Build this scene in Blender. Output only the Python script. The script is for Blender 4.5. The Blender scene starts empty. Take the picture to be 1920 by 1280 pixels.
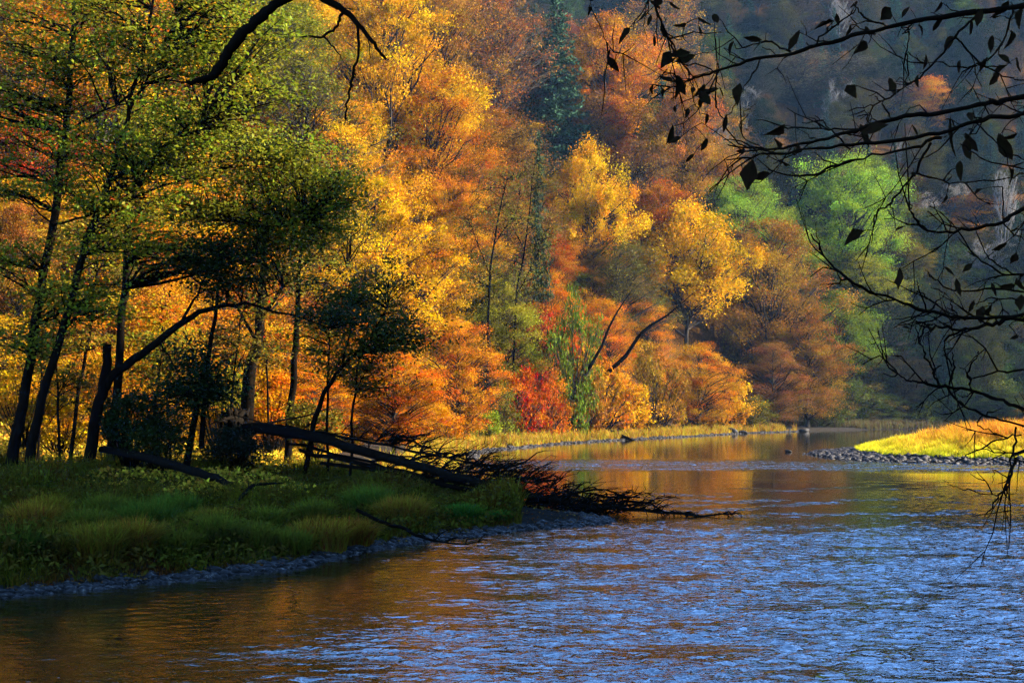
import bpy, math, random
import numpy as np
from mathutils import Vector

# ------------------------------------------------------------------ camera, sky, sun, exposure
C = bpy.context.scene
COL = C.collection
R = math.radians
F = 2638.0          # focal length in photo pixels (photo 1920 wide)
HZ = 760.0          # horizon row
CAMZ = 4.0
cam_d = bpy.data.cameras.new('camera'); cam = bpy.data.objects.new('camera', cam_d); COL.objects.link(cam)
cam.location = (0, 0, CAMZ); cam.rotation_euler = (R(90), 0, 0)
cam_d.sensor_width = 36; cam_d.lens = 36*F/1920; cam_d.shift_y = (HZ-640)/1920
cam_d.clip_start = 0.1; cam_d.clip_end = 3000
C.camera = cam

SUN_AZ, SUN_EL = 87.0, 29.0     # degrees, azimuth to the right of the view direction
w = bpy.data.worlds.new('World'); C.world = w; w.use_nodes = True
nt = w.node_tree; nt.nodes.clear()
sky = nt.nodes.new('ShaderNodeTexSky'); sky.sky_type = 'NISHITA'; sky.sun_disc = False
sky.sun_elevation = R(SUN_EL); sky.sun_rotation = R(SUN_AZ); sky.air_density = 1.0; sky.dust_density = 0.0; sky.ozone_density = 9.0
bg = nt.nodes.new('ShaderNodeBackground'); bg.inputs['Strength'].default_value = 0.115
wo = nt.nodes.new('ShaderNodeOutputWorld')
nt.links.new(sky.outputs[0], bg.inputs[0]); nt.links.new(bg.outputs[0], wo.inputs[0])
sd = bpy.data.lights.new('sun', 'SUN'); sd.energy = 5.0; sd.angle = R(0.5); sd.color = (1.0, 0.88, 0.70)
sun = bpy.data.objects.new('sun', sd); COL.objects.link(sun)
sdir = Vector((math.cos(R(SUN_EL))*math.sin(R(SUN_AZ)), math.cos(R(SUN_EL))*math.cos(R(SUN_AZ)), math.sin(R(SUN_EL))))
sun.rotation_euler = (-sdir).to_track_quat('-Z', 'Y').to_euler(); sun.location = (150, 20, 120)

C.render.engine = 'CYCLES'
C.view_settings.view_transform = 'Standard'; C.view_settings.look = 'None'
C.view_settings.exposure = 3.5; C.view_settings.gamma = 1.0
cy = C.cycles
cy.use_denoising = True; cy.denoiser = 'OPENIMAGEDENOISE'; cy.denoising_input_passes = 'RGB_ALBEDO_NORMAL'; cy.denoising_prefilter = 'NONE'
cy.max_bounces = 5; cy.diffuse_bounces = 1; cy.glossy_bounces = 2; cy.transmission_bounces = 3; cy.volume_bounces = 0
cy.transparent_max_bounces = 4; cy.sample_clamp_indirect = 6; cy.caustics_reflective = False; cy.caustics_refractive = False

rng = np.random.default_rng(7)
ALB = 0.33          # palette values below are relative; this brings them to real leaf albedo

def W(px, py, d):
    """photo pixel + distance in metres -> point in the place"""
    return np.array(((px-960)/F*d, d, CAMZ+(HZ-py)/F*d))

# ------------------------------------------------------------------ materials
def newmat(name):
    m = bpy.data.materials.new(name); m.use_nodes = True; n = m.node_tree.nodes; n.clear()
    return m, n, m.node_tree.links

def leaf_mat(name, trans=0.26, rough=0.7, spec=0.0, hue=0.055, val=1.05):
    m, n, l = newmat(name)
    oi = n.new('ShaderNodeObjectInfo'); at = n.new('ShaderNodeAttribute'); at.attribute_name = 'tint'
    hs = n.new('ShaderNodeHueSaturation')
    mh = n.new('ShaderNodeMapRange'); mh.inputs['To Min'].default_value = 0.5-hue*0.75; mh.inputs['To Max'].default_value = 0.5+hue*0.75
    mv = n.new('ShaderNodeMapRange'); mv.inputs['To Min'].default_value = 1-val*0.62; mv.inputs['To Max'].default_value = 1+val*0.62
    at2 = n.new('ShaderNodeAttribute'); at2.attribute_name = 'shade'
    l.new(at.outputs['Fac'], mh.inputs['Value']); l.new(at2.outputs['Fac'], mv.inputs['Value'])
    l.new(mh.outputs[0], hs.inputs['Hue']); l.new(mv.outputs[0], hs.inputs['Value']); l.new(oi.outputs['Color'], hs.inputs['Color'])
    p = n.new('ShaderNodeBsdfPrincipled'); p.inputs['Roughness'].default_value = rough; p.inputs['Specular IOR Level'].default_value = spec
    t = n.new('ShaderNodeBsdfTranslucent'); mx = n.new('ShaderNodeMixShader'); mx.inputs[0].default_value = trans
    l.new(hs.outputs[0], p.inputs['Base Color']); l.new(hs.outputs[0], t.inputs['Color'])
    l.new(p.outputs[0], mx.inputs[1]); l.new(t.outputs[0], mx.inputs[2])
    o = n.new('ShaderNodeOutputMaterial'); l.new(mx.outputs[0], o.inputs[0])
    return m

def noise_mat(name, cols, scale, rough=0.85, bump=0.0, detail=6, stretch=None, spec=0.3):
    """cols: list of (pos, rgb) over a noise"""
    m, n, l = newmat(name)
    tc = n.new('ShaderNodeTexCoord'); mp = n.new('ShaderNodeMapping')
    if stretch: mp.inputs['Scale'].default_value = stretch
    l.new(tc.outputs['Object'], mp.inputs[0])
    nz = n.new('ShaderNodeTexNoise'); nz.inputs['Scale'].default_value = scale; nz.inputs['Detail'].default_value = detail; nz.inputs['Roughness'].default_value = 0.65
    l.new(mp.outputs[0], nz.inputs['Vector'])
    cr = n.new('ShaderNodeValToRGB')
    while len(cr.color_ramp.elements) < len(cols): cr.color_ramp.elements.new(0.5)
    for e, (p_, c_) in zip(cr.color_ramp.elements, cols): e.position = p_; e.color = (*c_, 1)
    l.new(nz.outputs['Fac'], cr.inputs[0])
    p = n.new('ShaderNodeBsdfPrincipled'); p.inputs['Roughness'].default_value = rough; p.inputs['Specular IOR Level'].default_value = spec
    l.new(cr.outputs[0], p.inputs['Base Color'])
    if bump:
        b = n.new('ShaderNodeBump'); b.inputs['Strength'].default_value = 1.0; b.inputs['Distance'].default_value = bump
        l.new(nz.outputs['Fac'], b.inputs['Height']); l.new(b.outputs[0], p.inputs['Normal'])
    o = n.new('ShaderNodeOutputMaterial'); l.new(p.outputs[0], o.inputs[0])
    return m

M_LEAF = leaf_mat('autumn_leaf')
M_GREEN = leaf_mat('green_leaf', trans=0.42, spec=0.02, rough=0.5, hue=0.09, val=0.9)
M_NEEDLE = leaf_mat('spruce_needle', trans=0.1, hue=0.03)
M_GRASS = leaf_mat('grass_blade', trans=0.35, hue=0.09, val=0.8)
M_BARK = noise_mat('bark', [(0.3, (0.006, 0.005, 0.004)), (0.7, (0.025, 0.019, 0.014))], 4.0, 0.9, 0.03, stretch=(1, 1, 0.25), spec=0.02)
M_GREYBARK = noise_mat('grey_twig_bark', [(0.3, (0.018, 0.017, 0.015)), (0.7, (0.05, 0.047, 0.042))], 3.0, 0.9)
M_DARKBARK = noise_mat('silhouette_bark', [(0.3, (0.0014, 0.0011, 0.0008)), (0.7, (0.0055, 0.004, 0.0028))], 6.0, 0.9, 0.02, stretch=(1, 1, 0.3), spec=0.0)  # bark colour dropped near black so shaded trunks and branches read as silhouettes
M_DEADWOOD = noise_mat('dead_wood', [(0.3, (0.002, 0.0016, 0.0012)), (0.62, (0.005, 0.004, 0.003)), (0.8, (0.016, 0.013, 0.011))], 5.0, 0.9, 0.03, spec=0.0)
M_WITHERED = leaf_mat('withered_leaf', trans=0.1, spec=0.0, hue=0.04, val=0.6)
M_STONE = noise_mat('river_stone', [(0.36, (0.003, 0.0026, 0.0022)), (0.56, (0.010, 0.0085, 0.007)), (0.7, (0.10, 0.088, 0.072))], 9.0, 0.6, 0.02, spec=0.06)

# ------------------------------------------------------------------ terrain
LEFT = np.array([(-340, -40), (-60, 14), (-25, 25.5), (-10.7, 29.5), (-7.7, 32.2), (-5.3, 34.8), (-4.3, 38.4), (-2.1, 42.2), (0.7, 45.6), (3.2, 47.6),
    (3.2, 50), (0.5, 56), (-1.5, 64), (-2.3, 76), (-2.6, 92), (-3, 110), (-3, 119), (-0.5, 129), (5, 146), (11.5, 160), (23.5, 182), (34, 203), (41.6, 212),
    (50, 224), (62, 234), (90, 244), (140, 258), (345, 300)], float)
RIGHT = np.array([(-340, -75), (-60, 2), (-12, 8), (0, 10.5), (6, 14), (12, 22), (19, 35), (27, 55), (34, 75), (37.5, 86), (33, 95), (27, 98.5), (24.3, 103),
    (24.6, 116), (28, 126), (40, 138), (62, 158), (90, 186), (125, 222), (200, 245), (340, 272)], float)
LPOLY = np.vstack([LEFT, [(345, 900), (-345, 900)]])
RPOLY = np.vstack([RIGHT, [(340, -400), (-340, -400)]])

def inside(x, y, poly):
    c = np.zeros(x.shape, bool); n = len(poly)
    for i in range(n):
        x1, y1 = poly[i]; x2, y2 = poly[(i+1) % n]
        if y1 == y2: continue
        k = ((y1 > y) != (y2 > y)) & (x < (x2-x1)*(y-y1)/(y2-y1)+x1)
        c ^= k
    return c

def sdist(x, y, line, poly):
    d = np.full(x.shape, 1e9)
    for (x1, y1), (x2, y2) in zip(line[:-1], line[1:]):
        dx, dy = x2-x1, y2-y1
        t = np.clip(((x-x1)*dx+(y-y1)*dy)/(dx*dx+dy*dy), 0, 1)
        d = np.minimum(d, np.hypot(x-x1-t*dx, y-y1-t*dy))
    return np.where(inside(x, y, poly), d, -d)

def sstep(a, b, t):
    t = np.clip((t-a)/(b-a), 0, 1); return t*t*(3-2*t)

_wv = [(rng.uniform(0.02, 0.25), rng.uniform(0, 6.28), rng.uniform(0, 6.28)) for _ in range(24)]
def wobble(x, y):
    z = np.zeros(x.shape)
    for k, a, p in _wv: z += 0.1/(k+0.12)*0.18*np.sin(k*(x*math.cos(a)+y*math.sin(a))*2+p)
    return z

def height(x, y):
    x = np.asarray(x, float); y = np.asarray(y, float)
    sl = sdist(x, y, LEFT, LPOLY); sr = sdist(x, y, RIGHT, RPOLY)
    wb = wobble(x, y)
    def bank(s, pts): return np.interp(s, [p[0] for p in pts], [p[1] for p in pts])
    lo = bank(sl, [(-12, -1.8), (-2, -0.45), (0, 0), (1.2, 0.14), (2.0, 0.34), (8, 0.62), (20, 1.15), (32, 1.9), (400, 6)])
    st = 26-19*sstep(75, 115, y)                      # where the slope starts
    hill = np.maximum(sl-st, 0)
    hill = (0.38+.62*sstep(112, 160, y))*(0.95*hill*sstep(0, 16, hill)+0.15*hill)
    hill = 105*(1-np.exp(-hill/105*1.12))*sstep(40, 85, y)
    zl = lo+np.where(sl > 0, hill*1.0+wb*np.clip((sl-3)/30, 0, 1)*1.2, 0)
    ro = bank(sr, [(-12, -1.8), (-2, -0.4), (0, 0), (3, 0.22), (6, 0.55), (12, 1.15), (30, 1.9), (400, 5)])
    t = x-(0.38*np.maximum(y, 0)+13)
    near = 75*sstep(0, 75, t)*(1-sstep(66, 96, y))  # hill outside the view, its height set to shade the near left bank
    ridge = np.interp(y, [150, 200, 240, 300, 380, 460], [0, 20, 55, 170, 285, 300])*sstep(100, 168, x-0.05*(y-240))  # unseen right-hand ridge, shaped to keep the sun off the far hill
    zr = ro+np.where(sr > 0, np.maximum(near, ridge)+wb*np.clip((sr-3)/30, 0, 1)*0.8, 0)
    sf = y-(247-0.06*x+3*np.sin(x*0.06))
    zf = np.where(sf > -12, np.interp(sf, [-12, -2, 0, 4, 10, 16, 30, 300, 600], [-1.8, -0.4, 0, 0.7, 1.4, 4, 13, 232, 260])+wb*np.clip((sf-5)/30, 0, 1)*1.6, -1.8)
    z = np.maximum(np.maximum(zl, zr), zf)
    return z

def graded(stops):
    out = []
    for (a, b, s) in stops: out.append(np.arange(a, b, s))
    return np.concatenate(out+[[stops[-1][1]]])

def set_attr(me, name, vals):
    a = me.attributes.new(name, 'FLOAT', 'FACE'); a.data.foreach_set('value', np.ascontiguousarray(vals, dtype=np.float32))

def mesh_quads(name, verts, quads, mats, tint=None, shade=None, smooth=False, matidx=None, tris=None):
    me = bpy.data.meshes.new(name)
    verts = np.ascontiguousarray(verts, dtype=np.float32); quads = np.ascontiguousarray(quads, dtype=np.int32)
    k = quads.shape[1]; nf = len(quads)
    me.vertices.add(len(verts)); me.vertices.foreach_set('co', verts.ravel())
    me.loops.add(nf*k); me.loops.foreach_set('vertex_index', quads.ravel())
    me.polygons.add(nf); me.polygons.foreach_set('loop_start', np.arange(0, nf*k, k, dtype=np.int32))
    me.polygons.foreach_set('loop_total', np.full(nf, k, dtype=np.int32))
    if smooth: me.polygons.foreach_set('use_smooth', np.ones(nf, dtype=bool))
    for m in (mats if isinstance(mats, (list, tuple)) else [mats]): me.materials.append(m)
    if matidx is not None: me.polygons.foreach_set('material_index', np.ascontiguousarray(matidx, dtype=np.int32))
    me.update(calc_edges=True)
    if tint is not None: set_attr(me, 'tint', tint)
    if shade is not None: set_attr(me, 'shade', shade)
    return me

def link(name, me, parent=None, color=None):
    o = bpy.data.objects.new(name, me); COL.objects.link(o)
    if parent is not None: o.parent = parent
    if color is not None: o.color = (*[v*ALB for v in color], 1)
    return o

def tag(o, label=None, cat=None, group=None, kind=None):
    if label: o['label'] = label
    if cat: o['category'] = cat
    if group: o['group'] = group
    if kind: o['kind'] = kind
    return o

def empty(name, loc, label, cat, group=None):
    o = bpy.data.objects.new(name, None); COL.objects.link(o); o.location = tuple(float(v) for v in loc); o.empty_display_size = 0.5
    return tag(o, label, cat, group)

def grid_mesh(name, xs, ys, zf, mat):
    X, Y = np.meshgrid(xs, ys); Z = zf(X, Y)
    V = np.stack([X.ravel(), Y.ravel(), Z.ravel()], 1)
    nx, ny = len(xs), len(ys); i = np.arange(nx*ny).reshape(ny, nx)
    Q = np.stack([i[:-1, :-1].ravel(), i[:-1, 1:].ravel(), i[1:, 1:].ravel(), i[1:, :-1].ravel()], 1)
    return mesh_quads(name, V, Q, mat, smooth=True)

# ground material: leaf litter on the slopes, mud and stones by the water
def ground_mat():
    m, n, l = newmat('forest_floor')
    tc = n.new('ShaderNodeTexCoord')
    n1 = n.new('ShaderNodeTexNoise'); n1.inputs['Scale'].default_value = 3.2; n1.inputs['Detail'].default_value = 8; n1.inputs['Roughness'].default_value = 0.75
    n2 = n.new('ShaderNodeTexNoise'); n2.inputs['Scale'].default_value = 0.18; n2.inputs['Detail'].default_value = 4
    l.new(tc.outputs['Object'], n1.inputs['Vector']); l.new(tc.outputs['Object'], n2.inputs['Vector'])
    r1 = n.new('ShaderNodeValToRGB')
    for _ in range(2): r1.color_ramp.elements.new(0.5)
    for e, (p_, c_) in zip(r1.color_ramp.elements, [(0.3, (0.012, 0.008, 0.005)), (0.47, (0.030, 0.015, 0.005)), (0.6, (0.065, 0.028, 0.005)), (0.75, (0.11, 0.055, 0.010))]): e.position = p_; e.color = (*c_, 1)
    l.new(n1.outputs['Fac'], r1.inputs[0])
    r2 = n.new('ShaderNodeValToRGB')
    r2.color_ramp.elements[0].position = 0.3; r2.color_ramp.elements[0].color = (0.006, 0.005, 0.004, 1)
    r2.color_ramp.elements[1].position = 0.75; r2.color_ramp.elements[1].color = (0.025, 0.022, 0.018, 1)
    l.new(n1.outputs['Fac'], r2.inputs[0])
    sp = n.new('ShaderNodeSeparateXYZ'); l.new(tc.outputs['Object'], sp.inputs[0])
    ad = n.new('ShaderNodeMath'); ad.operation = 'MULTIPLY_ADD'; ad.inputs[1].default_value = 1.5; l.new(n2.outputs['Fac'], ad.inputs[0]); l.new(sp.outputs['Z'], ad.inputs[2])
    mr = n.new('ShaderNodeMapRange'); mr.inputs['From Min'].default_value = 1.2; mr.inputs['From Max'].default_value = 3.0
    l.new(ad.outputs[0], mr.inputs['Value'])
    mx = n.new('ShaderNodeMix'); mx.data_type = 'RGBA'
    l.new(mr.outputs[0], mx.inputs[0]); l.new(r2.outputs[0], mx.inputs[6]); l.new(r1.outputs[0], mx.inputs[7])
    p = n.new('ShaderNodeBsdfPrincipled'); p.inputs['Roughness'].default_value = 0.9; p.inputs['Specular IOR Level'].default_value = 0.0
    l.new(mx.outputs[2], p.inputs['Base Color'])
    b = n.new('ShaderNodeBump'); b.inputs['Distance'].default_value = 0.2; l.new(n1.outputs['Fac'], b.inputs['Height']); l.new(b.outputs[0], p.inputs['Normal'])
    o = n.new('ShaderNodeOutputMaterial'); l.new(p.outputs[0], o.inputs[0])
    return m

gx = graded([(-330, -60, 5), (-60, -32, 1.6), (-32, 46, 0.7), (46, 130, 1.6), (130, 330, 4)])
gy = graded([(-90, 8, 3), (8, 62, 0.6), (62, 150, 0.9), (150, 260, 1.5), (260, 640, 4)])
ground = link('ground', grid_mesh('ground', gx, gy, height, ground_mat())); tag(ground, kind='structure')

# ------------------------------------------------------------------ river
def water_mat():
    m, n, l = newmat('river_water')
    tc = n.new('ShaderNodeTexCoord')
    sp = n.new('ShaderNodeSeparateXYZ'); l.new(tc.outputs['Object'], sp.inputs[0])
    def mapped(scale):
        mp = n.new('ShaderNodeMapping'); mp.inputs['Scale'].default_value = scale; l.new(tc.outputs['Object'], mp.inputs[0]); return mp
    def noise(vec, scale, detail, rough=0.5, dist=0.0):
        z = n.new('ShaderNodeTexNoise'); z.inputs['Scale'].default_value = scale; z.inputs['Detail'].default_value = detail; z.inputs['Roughness'].default_value = rough; z.inputs['Distortion'].default_value = dist
        l.new(vec.outputs[0], z.inputs['Vector']); return z
    def math_(op, a, b=None, c=None):
        q = n.new('ShaderNodeMath'); q.operation = op
        for i, v in enumerate((a, b, c)):
            if v is None: continue
            if isinstance(v, (int, float)): q.inputs[i].default_value = v
            else: l.new(v, q.inputs[i])
        return q.outputs[0]
    def band(v, a, b, c, d):      # 0 before a, 1 between b and c, 0 after d
        m1 = n.new('ShaderNodeMapRange'); m1.interpolation_type = 'SMOOTHSTEP'; m1.inputs['From Min'].default_value = a; m1.inputs['From Max'].default_value = b; l.new(v, m1.inputs['Value'])
        m2 = n.new('ShaderNodeMapRange'); m2.interpolation_type = 'SMOOTHSTEP'; m2.inputs['From Min'].default_value = c; m2.inputs['From Max'].default_value = d; m2.inputs['To Min'].default_value = 1; m2.inputs['To Max'].default_value = 0; l.new(v, m2.inputs['Value'])
        return math_('MULTIPLY', m1.outputs[0], m2.outputs[0])
    at = n.new('ShaderNodeAttribute'); at.attribute_name = 'ripple'
    w2 = noise(mapped((0.6, 1.0, 1)), 3.6, 3, 0.6, 0.8)
    w3 = noise(mapped((0.7, 1.0, 1)), 11.0, 2, 0.5)
    hgt = math_('MULTIPLY_ADD', w3.outputs['Fac'], 0.22, w2.outputs['Fac'])
    hgt = math_('MULTIPLY', hgt, math_('ADD', at.outputs['Fac'], 0.03))
    b = n.new('ShaderNodeBump'); b.inputs['Strength'].default_value = 1.0; b.inputs['Distance'].default_value = 0.075
    l.new(hgt, b.inputs['Height'])
    p = n.new('ShaderNodeBsdfPrincipled'); p.inputs['Base Color'].default_value = (0.006, 0.005, 0.002, 1); p.inputs['Roughness'].default_value = 0.04
    p.inputs['IOR'].default_value = 1.9; p.inputs['Specular IOR Level'].default_value = 0.5
    l.new(b.outputs[0], p.inputs['Normal'])
    o = n.new('ShaderNodeOutputMaterial'); l.new(p.outputs[0], o.inputs[0])
    return m
def ripple(X, Y):
    # where the current breaks the surface: the near reach, the riffle at the bar and drifting streaks
    r = np.random.default_rng(31); n = np.zeros(X.shape)
    for _ in range(26):
        a = r.uniform(0, 6.28); f = r.uniform(.05, .5); n += np.sin(f*(X*.55*math.cos(a)+Y*math.sin(a))+r.uniform(0, 6.28))/26**.5
    fine = np.zeros(X.shape)
    for _ in range(22):
        a = r.uniform(.6, 2.5); f = r.uniform(.7, 3.6); fine += np.sin(f*(X*.85*math.cos(a)+Y*math.sin(a))+r.uniform(0, 6.28))/22**.5
    near = (1-sstep(38, 68, Y+7*n+3*fine))*(.14+.86*sstep(-8, 6, X-.12*(Y-20)+2.5*n))
    near = near*np.clip(.85+.33*fine, .35, 1.4)
    riff = sstep(83, 89, Y+1.5*n)*(1-sstep(97, 106, Y+2*n))*np.clip(.8+.4*fine, .1, 1.2)
    streak = .7*sstep(.5, 1.3, fine+.6*n)*sstep(46, 54, Y)*(1-sstep(64, 78, Y))*sstep(1, 9, X)
    return np.clip(np.maximum(np.maximum(near, riff), streak), 0, 1.2)
def river_mesh():
    xs = graded([(-329, -40, 8), (-40, -16, .5), (-16, 30, .085), (30, 46, .3), (46, 329, 8)])
    ys = graded([(-89, 8, 4), (8, 16, .25), (16, 52, .055), (52, 110, .11), (110, 300, 4)])
    X, Y = np.meshgrid(xs, ys); am = ripple(X, Y); r = np.random.default_rng(32); Z = np.zeros(X.shape)
    sub = (am > .004)
    for i in range(70):
        lam = .15*(4.5**r.uniform(0, 1)); k = 2*math.pi/lam; a = r.normal(math.pi/2, .85)
        Z += (.041/k)*np.sin(k*(X*math.cos(a)+Y*math.sin(a))+r.uniform(0, 6.28)+.8*np.sin(.7*X+i)+.6*np.sin(.5*Y+2*i))
    Z *= am*np.where((np.abs(X) < 46) & (Y > 12) & (Y < 110), 1, 0)
    nx, ny = len(xs), len(ys); i = np.arange(nx*ny).reshape(ny, nx)
    Q = np.stack([i[:-1, :-1].ravel(), i[:-1, 1:].ravel(), i[1:, 1:].ravel(), i[1:, :-1].ravel()], 1)
    me = mesh_quads('river', np.stack([X.ravel(), Y.ravel(), Z.ravel()], 1), Q, water_mat(), smooth=True)
    a = me.attributes.new('ripple', 'FLOAT', 'POINT'); a.data.foreach_set('value', np.ascontiguousarray(am.ravel(), dtype=np.float32))
    return me
river = link('river', river_mesh()); tag(river, kind='structure')

# ------------------------------------------------------------------ geometry helpers: tubes and leaves
class Tubes:
    def __init__(s): s.v = []; s.q = []; s.n = 0
    def add(s, pts, rad, sides=6):
        pts = np.asarray(pts, float); rad = np.asarray(rad, float)
        if rad.ndim == 0: rad = np.full(len(pts), float(rad))
        t = np.gradient(pts, axis=0); t /= np.linalg.norm(t, axis=1)[:, None]+1e-9
        ref = np.array((0, 0, 1.0)) if abs(t[0, 2]) < 0.9 else np.array((1.0, 0, 0))
        a = np.cross(t, ref); a /= np.linalg.norm(a, axis=1)[:, None]+1e-9
        b = np.cross(t, a)
        ang = np.arange(sides)*2*math.pi/sides
        ring = pts[:, None, :]+rad[:, None, None]*(a[:, None, :]*np.cos(ang)[None, :, None]+b[:, None, :]*np.sin(ang)[None, :, None])
        k = len(pts); s.v.append(ring.reshape(-1, 3))
        i = np.arange(k*sides).reshape(k, sides)+s.n
        j = np.roll(i, -1, axis=1)
        s.q.append(np.stack([i[:-1].ravel(), j[:-1].ravel(), j[1:].ravel(), i[1:].ravel()], 1))
        # end caps as a fan of quads collapsed on the ring
        for e in (i[0], i[-1]):
            if sides == 4: s.q.append(e[None, :])
            elif sides == 6: s.q.append(np.array([[e[0], e[1], e[2], e[3]], [e[3], e[4], e[5], e[0]]]))
            elif sides == 8: s.q.append(np.array([[e[0], e[1], e[2], e[3]], [e[0], e[3], e[4], e[7]], [e[4], e[5], e[6], e[7]]]))
        s.n += k*sides
    def mesh(s, name, mat):
        return mesh_quads(name, np.vstack(s.v), np.vstack(s.q), mat, smooth=True)

def smooth_path(pts, n=4):
    """Catmull-Rom through control points (any columns)"""
    P = np.asarray(pts, float); P = np.vstack([2*P[0]-P[1], P, 2*P[-1]-P[-2]]); out = []
    for i in range(1, len(P)-2):
        for t in np.linspace(0, 1, n, endpoint=False):
            a, b, c, d = P[i-1], P[i], P[i+1], P[i+2]
            out.append(0.5*((2*b)+(-a+c)*t+(2*a-5*b+4*c-d)*t*t+(-a+3*b-3*c+d)*t**3))
    out.append(P[-2]); return np.array(out)

def curve3(a, b, lift, n=5, jit=0.0, r=None):
    t = np.linspace(0, 1, n)[:, None]; a = np.asarray(a, float); b = np.asarray(b, float)
    p = a+(b-a)*t; p[:, 2] += (lift*4*t*(1-t))[:, 0]
    if jit: p[1:-1] += r.normal(0, jit, (n-2, 3))
    return p

def leaves(cent, size, r, aspect=0.62, flat=0.0, hang=0.0):
    """one folded rhombus per centre; flat 0..1 turns the blades towards lying level, hang makes them point down"""
    n = len(cent)
    u = r.normal(size=(n, 3)); u[:, 2] *= (1-flat*0.8); u[:, 2] -= hang*1.6
    u /= np.linalg.norm(u, axis=1)[:, None]
    nn = r.normal(size=(n, 3)); nn[:, 2] = np.abs(nn[:, 2])+flat*2.0
    v = np.cross(nn, u); v /= np.linalg.norm(v, axis=1)[:, None]+1e-9
    wv = np.cross(u, v)
    size = np.broadcast_to(size, (n,))[:, None]
    a = cent-u*size*0.5; b = cent+u*size*0.5
    s1 = cent+v*size*aspect*0.5+wv*size*0.12-u*size*0.06; s2 = cent-v*size*aspect*0.5+wv*size*0.12-u*size*0.06
    V = np.stack([a, s1, b, s2], 1).reshape(-1, 3)
    return V, np.arange(4*n).reshape(n, 4)

def foliage_mesh(name, cl, ncl, spread, size, r, mat, flat=0.3, hang=0.0, aspect=0.62, droop=0.0):
    """cl: cluster centres (N,3); ncl leaves around each"""
    N = len(cl); ctint = r.uniform(0, 1, N); cshade = r.uniform(0.0, 1.0, N)
    idx = np.repeat(np.arange(N), ncl)
    csc = r.uniform(.4, 1.2, N); off = r.normal(size=(len(idx), 3))*np.asarray(spread)*csc[idx][:, None]
    if droop: off[:, 2] -= droop*np.hypot(off[:, 0], off[:, 1])**1.2
    P = cl[idx]+off
    V, Q = leaves(P, size*r.uniform(0.6, 1.35, len(idx)), r, aspect, flat, hang)
    tint = np.clip(0.62*ctint[idx]+0.38*r.uniform(0, 1, len(idx)), 0, 1)
    shade = np.clip(0.6*cshade[idx]+0.4*r.uniform(0, 1, len(idx)), 0, 1)
    return mesh_quads(name, V, Q, mat, tint, shade)

# ------------------------------------------------------------------ tree prototypes (meshes only)
PROTO = {}
def broadleaf(key, seed, H=24.0, RR=6.5, cb=0.22, ncl=120, nl=150, size=0.34, spread=(0.95, 0.95, 0.5), flat=0.35, hang=0.0, droop=0.0, shape='round', twig=4):
    r = np.random.default_rng(seed); tb = Tubes()
    ht = np.linspace(0, 0.92*H, 9); wob = np.cumsum(r.normal(0, 0.16, (9, 2)), axis=0)*np.linspace(0, 1, 9)[:, None]
    tp = np.column_stack([wob, ht]); rad = np.interp(ht/H, [0, 0.05, 0.5, 0.92], [0.36, 0.27, 0.16, 0.03])*H/24
    tb.add(tp, rad, 8)
    lob = r.uniform(0, 6.28, 3); lm = r.uniform(0.16, 0.36, 3)
    cl = []
    while len(cl) < ncl:
        u = r.uniform(0, 1)
        prof = {'round': max(0.0, 1-abs(2*u-0.85)**2.3)**0.55 if abs(2*u-0.85) < 1 else 0.12,
                'cone': (1-u)**0.75*min(1, 0.5+u*4), 'wide': max(0.05, 1-(u-0.45)**2*3.1)**0.6}[shape]
        if r.uniform() > prof+0.1: continue
        th = r.uniform(0, 6.28)
        bump = 1+lm[0]*math.sin(2*th+lob[0]+5*u)+lm[1]*math.sin(3*th+lob[1]-7*u)+lm[2]*math.sin(5*th+lob[2]+11*u)
        rr = RR*prof*bump*math.sqrt(r.uniform(0.22, 1.0))
        cl.append((rr*math.cos(th), rr*math.sin(th), H*(cb+(1-cb)*u*0.97)))
    cl = np.array(cl)
    for c in cl:
        rr = math.hypot(c[0], c[1]); h0 = max(cb*H*0.6, c[2]-rr*r.uniform(0.45, 0.95)-0.5)
        h0 = min(h0, 0.9*H); base = np.array([np.interp(h0, ht, tp[:, 0]), np.interp(h0, ht, tp[:, 1]), h0])
        ln = np.linalg.norm(c-base); r0 = 0.016*ln+0.02
        tb.add(curve3(base, c, 0.08*ln*r.uniform(-0.3, 1), 5, 0.03*ln, r), np.linspace(r0, 0.02, 5), 4)
        for _ in range(twig):
            e = c+r.normal(0, 1, 3)*np.array(spread)*1.1
            tb.add(np.array([base+(c-base)*r.uniform(0.55, 1), e]), [0.025, 0.01], 4)
    me_t = tb.mesh(key+'_trunk', M_BARK)
    me_l = foliage_mesh(key+'_crown', cl, nl, spread, size, r, M_LEAF, flat, hang, droop=droop)
    PROTO[key] = (me_t, me_l, H, RR)

for i in range(3): broadleaf(f'round{i}', 10+i, cb=0.36, RR=6.2, ncl=180, nl=230, size=.25)
for i in range(3): broadleaf(f'layer{i}', 20+i, RR=6.8, cb=0.12, ncl=190, nl=200, size=.25, spread=(0.95, 0.95, 0.52), flat=0.3, droop=0.16, shape='wide')
for i in range(2): broadleaf(f'airy{i}', 30+i, RR=6.0, cb=0.32, ncl=140, nl=62, size=0.30, spread=(1.0, 1.0, 0.7), flat=0.3, twig=7)
for i in range(2): broadleaf(f'weep{i}', 40+i, RR=6.2, cb=0.42, ncl=150, nl=230, size=0.26, spread=(0.65, 0.65, 0.85), flat=0.0, hang=0.5)
for i in range(2): broadleaf(f'cone{i}', 50+i, H=26, RR=6.0, cb=0.1, ncl=200, nl=210, size=.25, spread=(0.9, 0.9, 0.45), flat=0.4, shape='cone')
for i in range(2): broadleaf(f'bush{i}', 60+i, H=5.0, RR=3.0, cb=0.05, ncl=60, nl=85, size=0.24, spread=(0.5, 0.5, 0.35), flat=0.35, shape='wide', twig=2)

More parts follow.
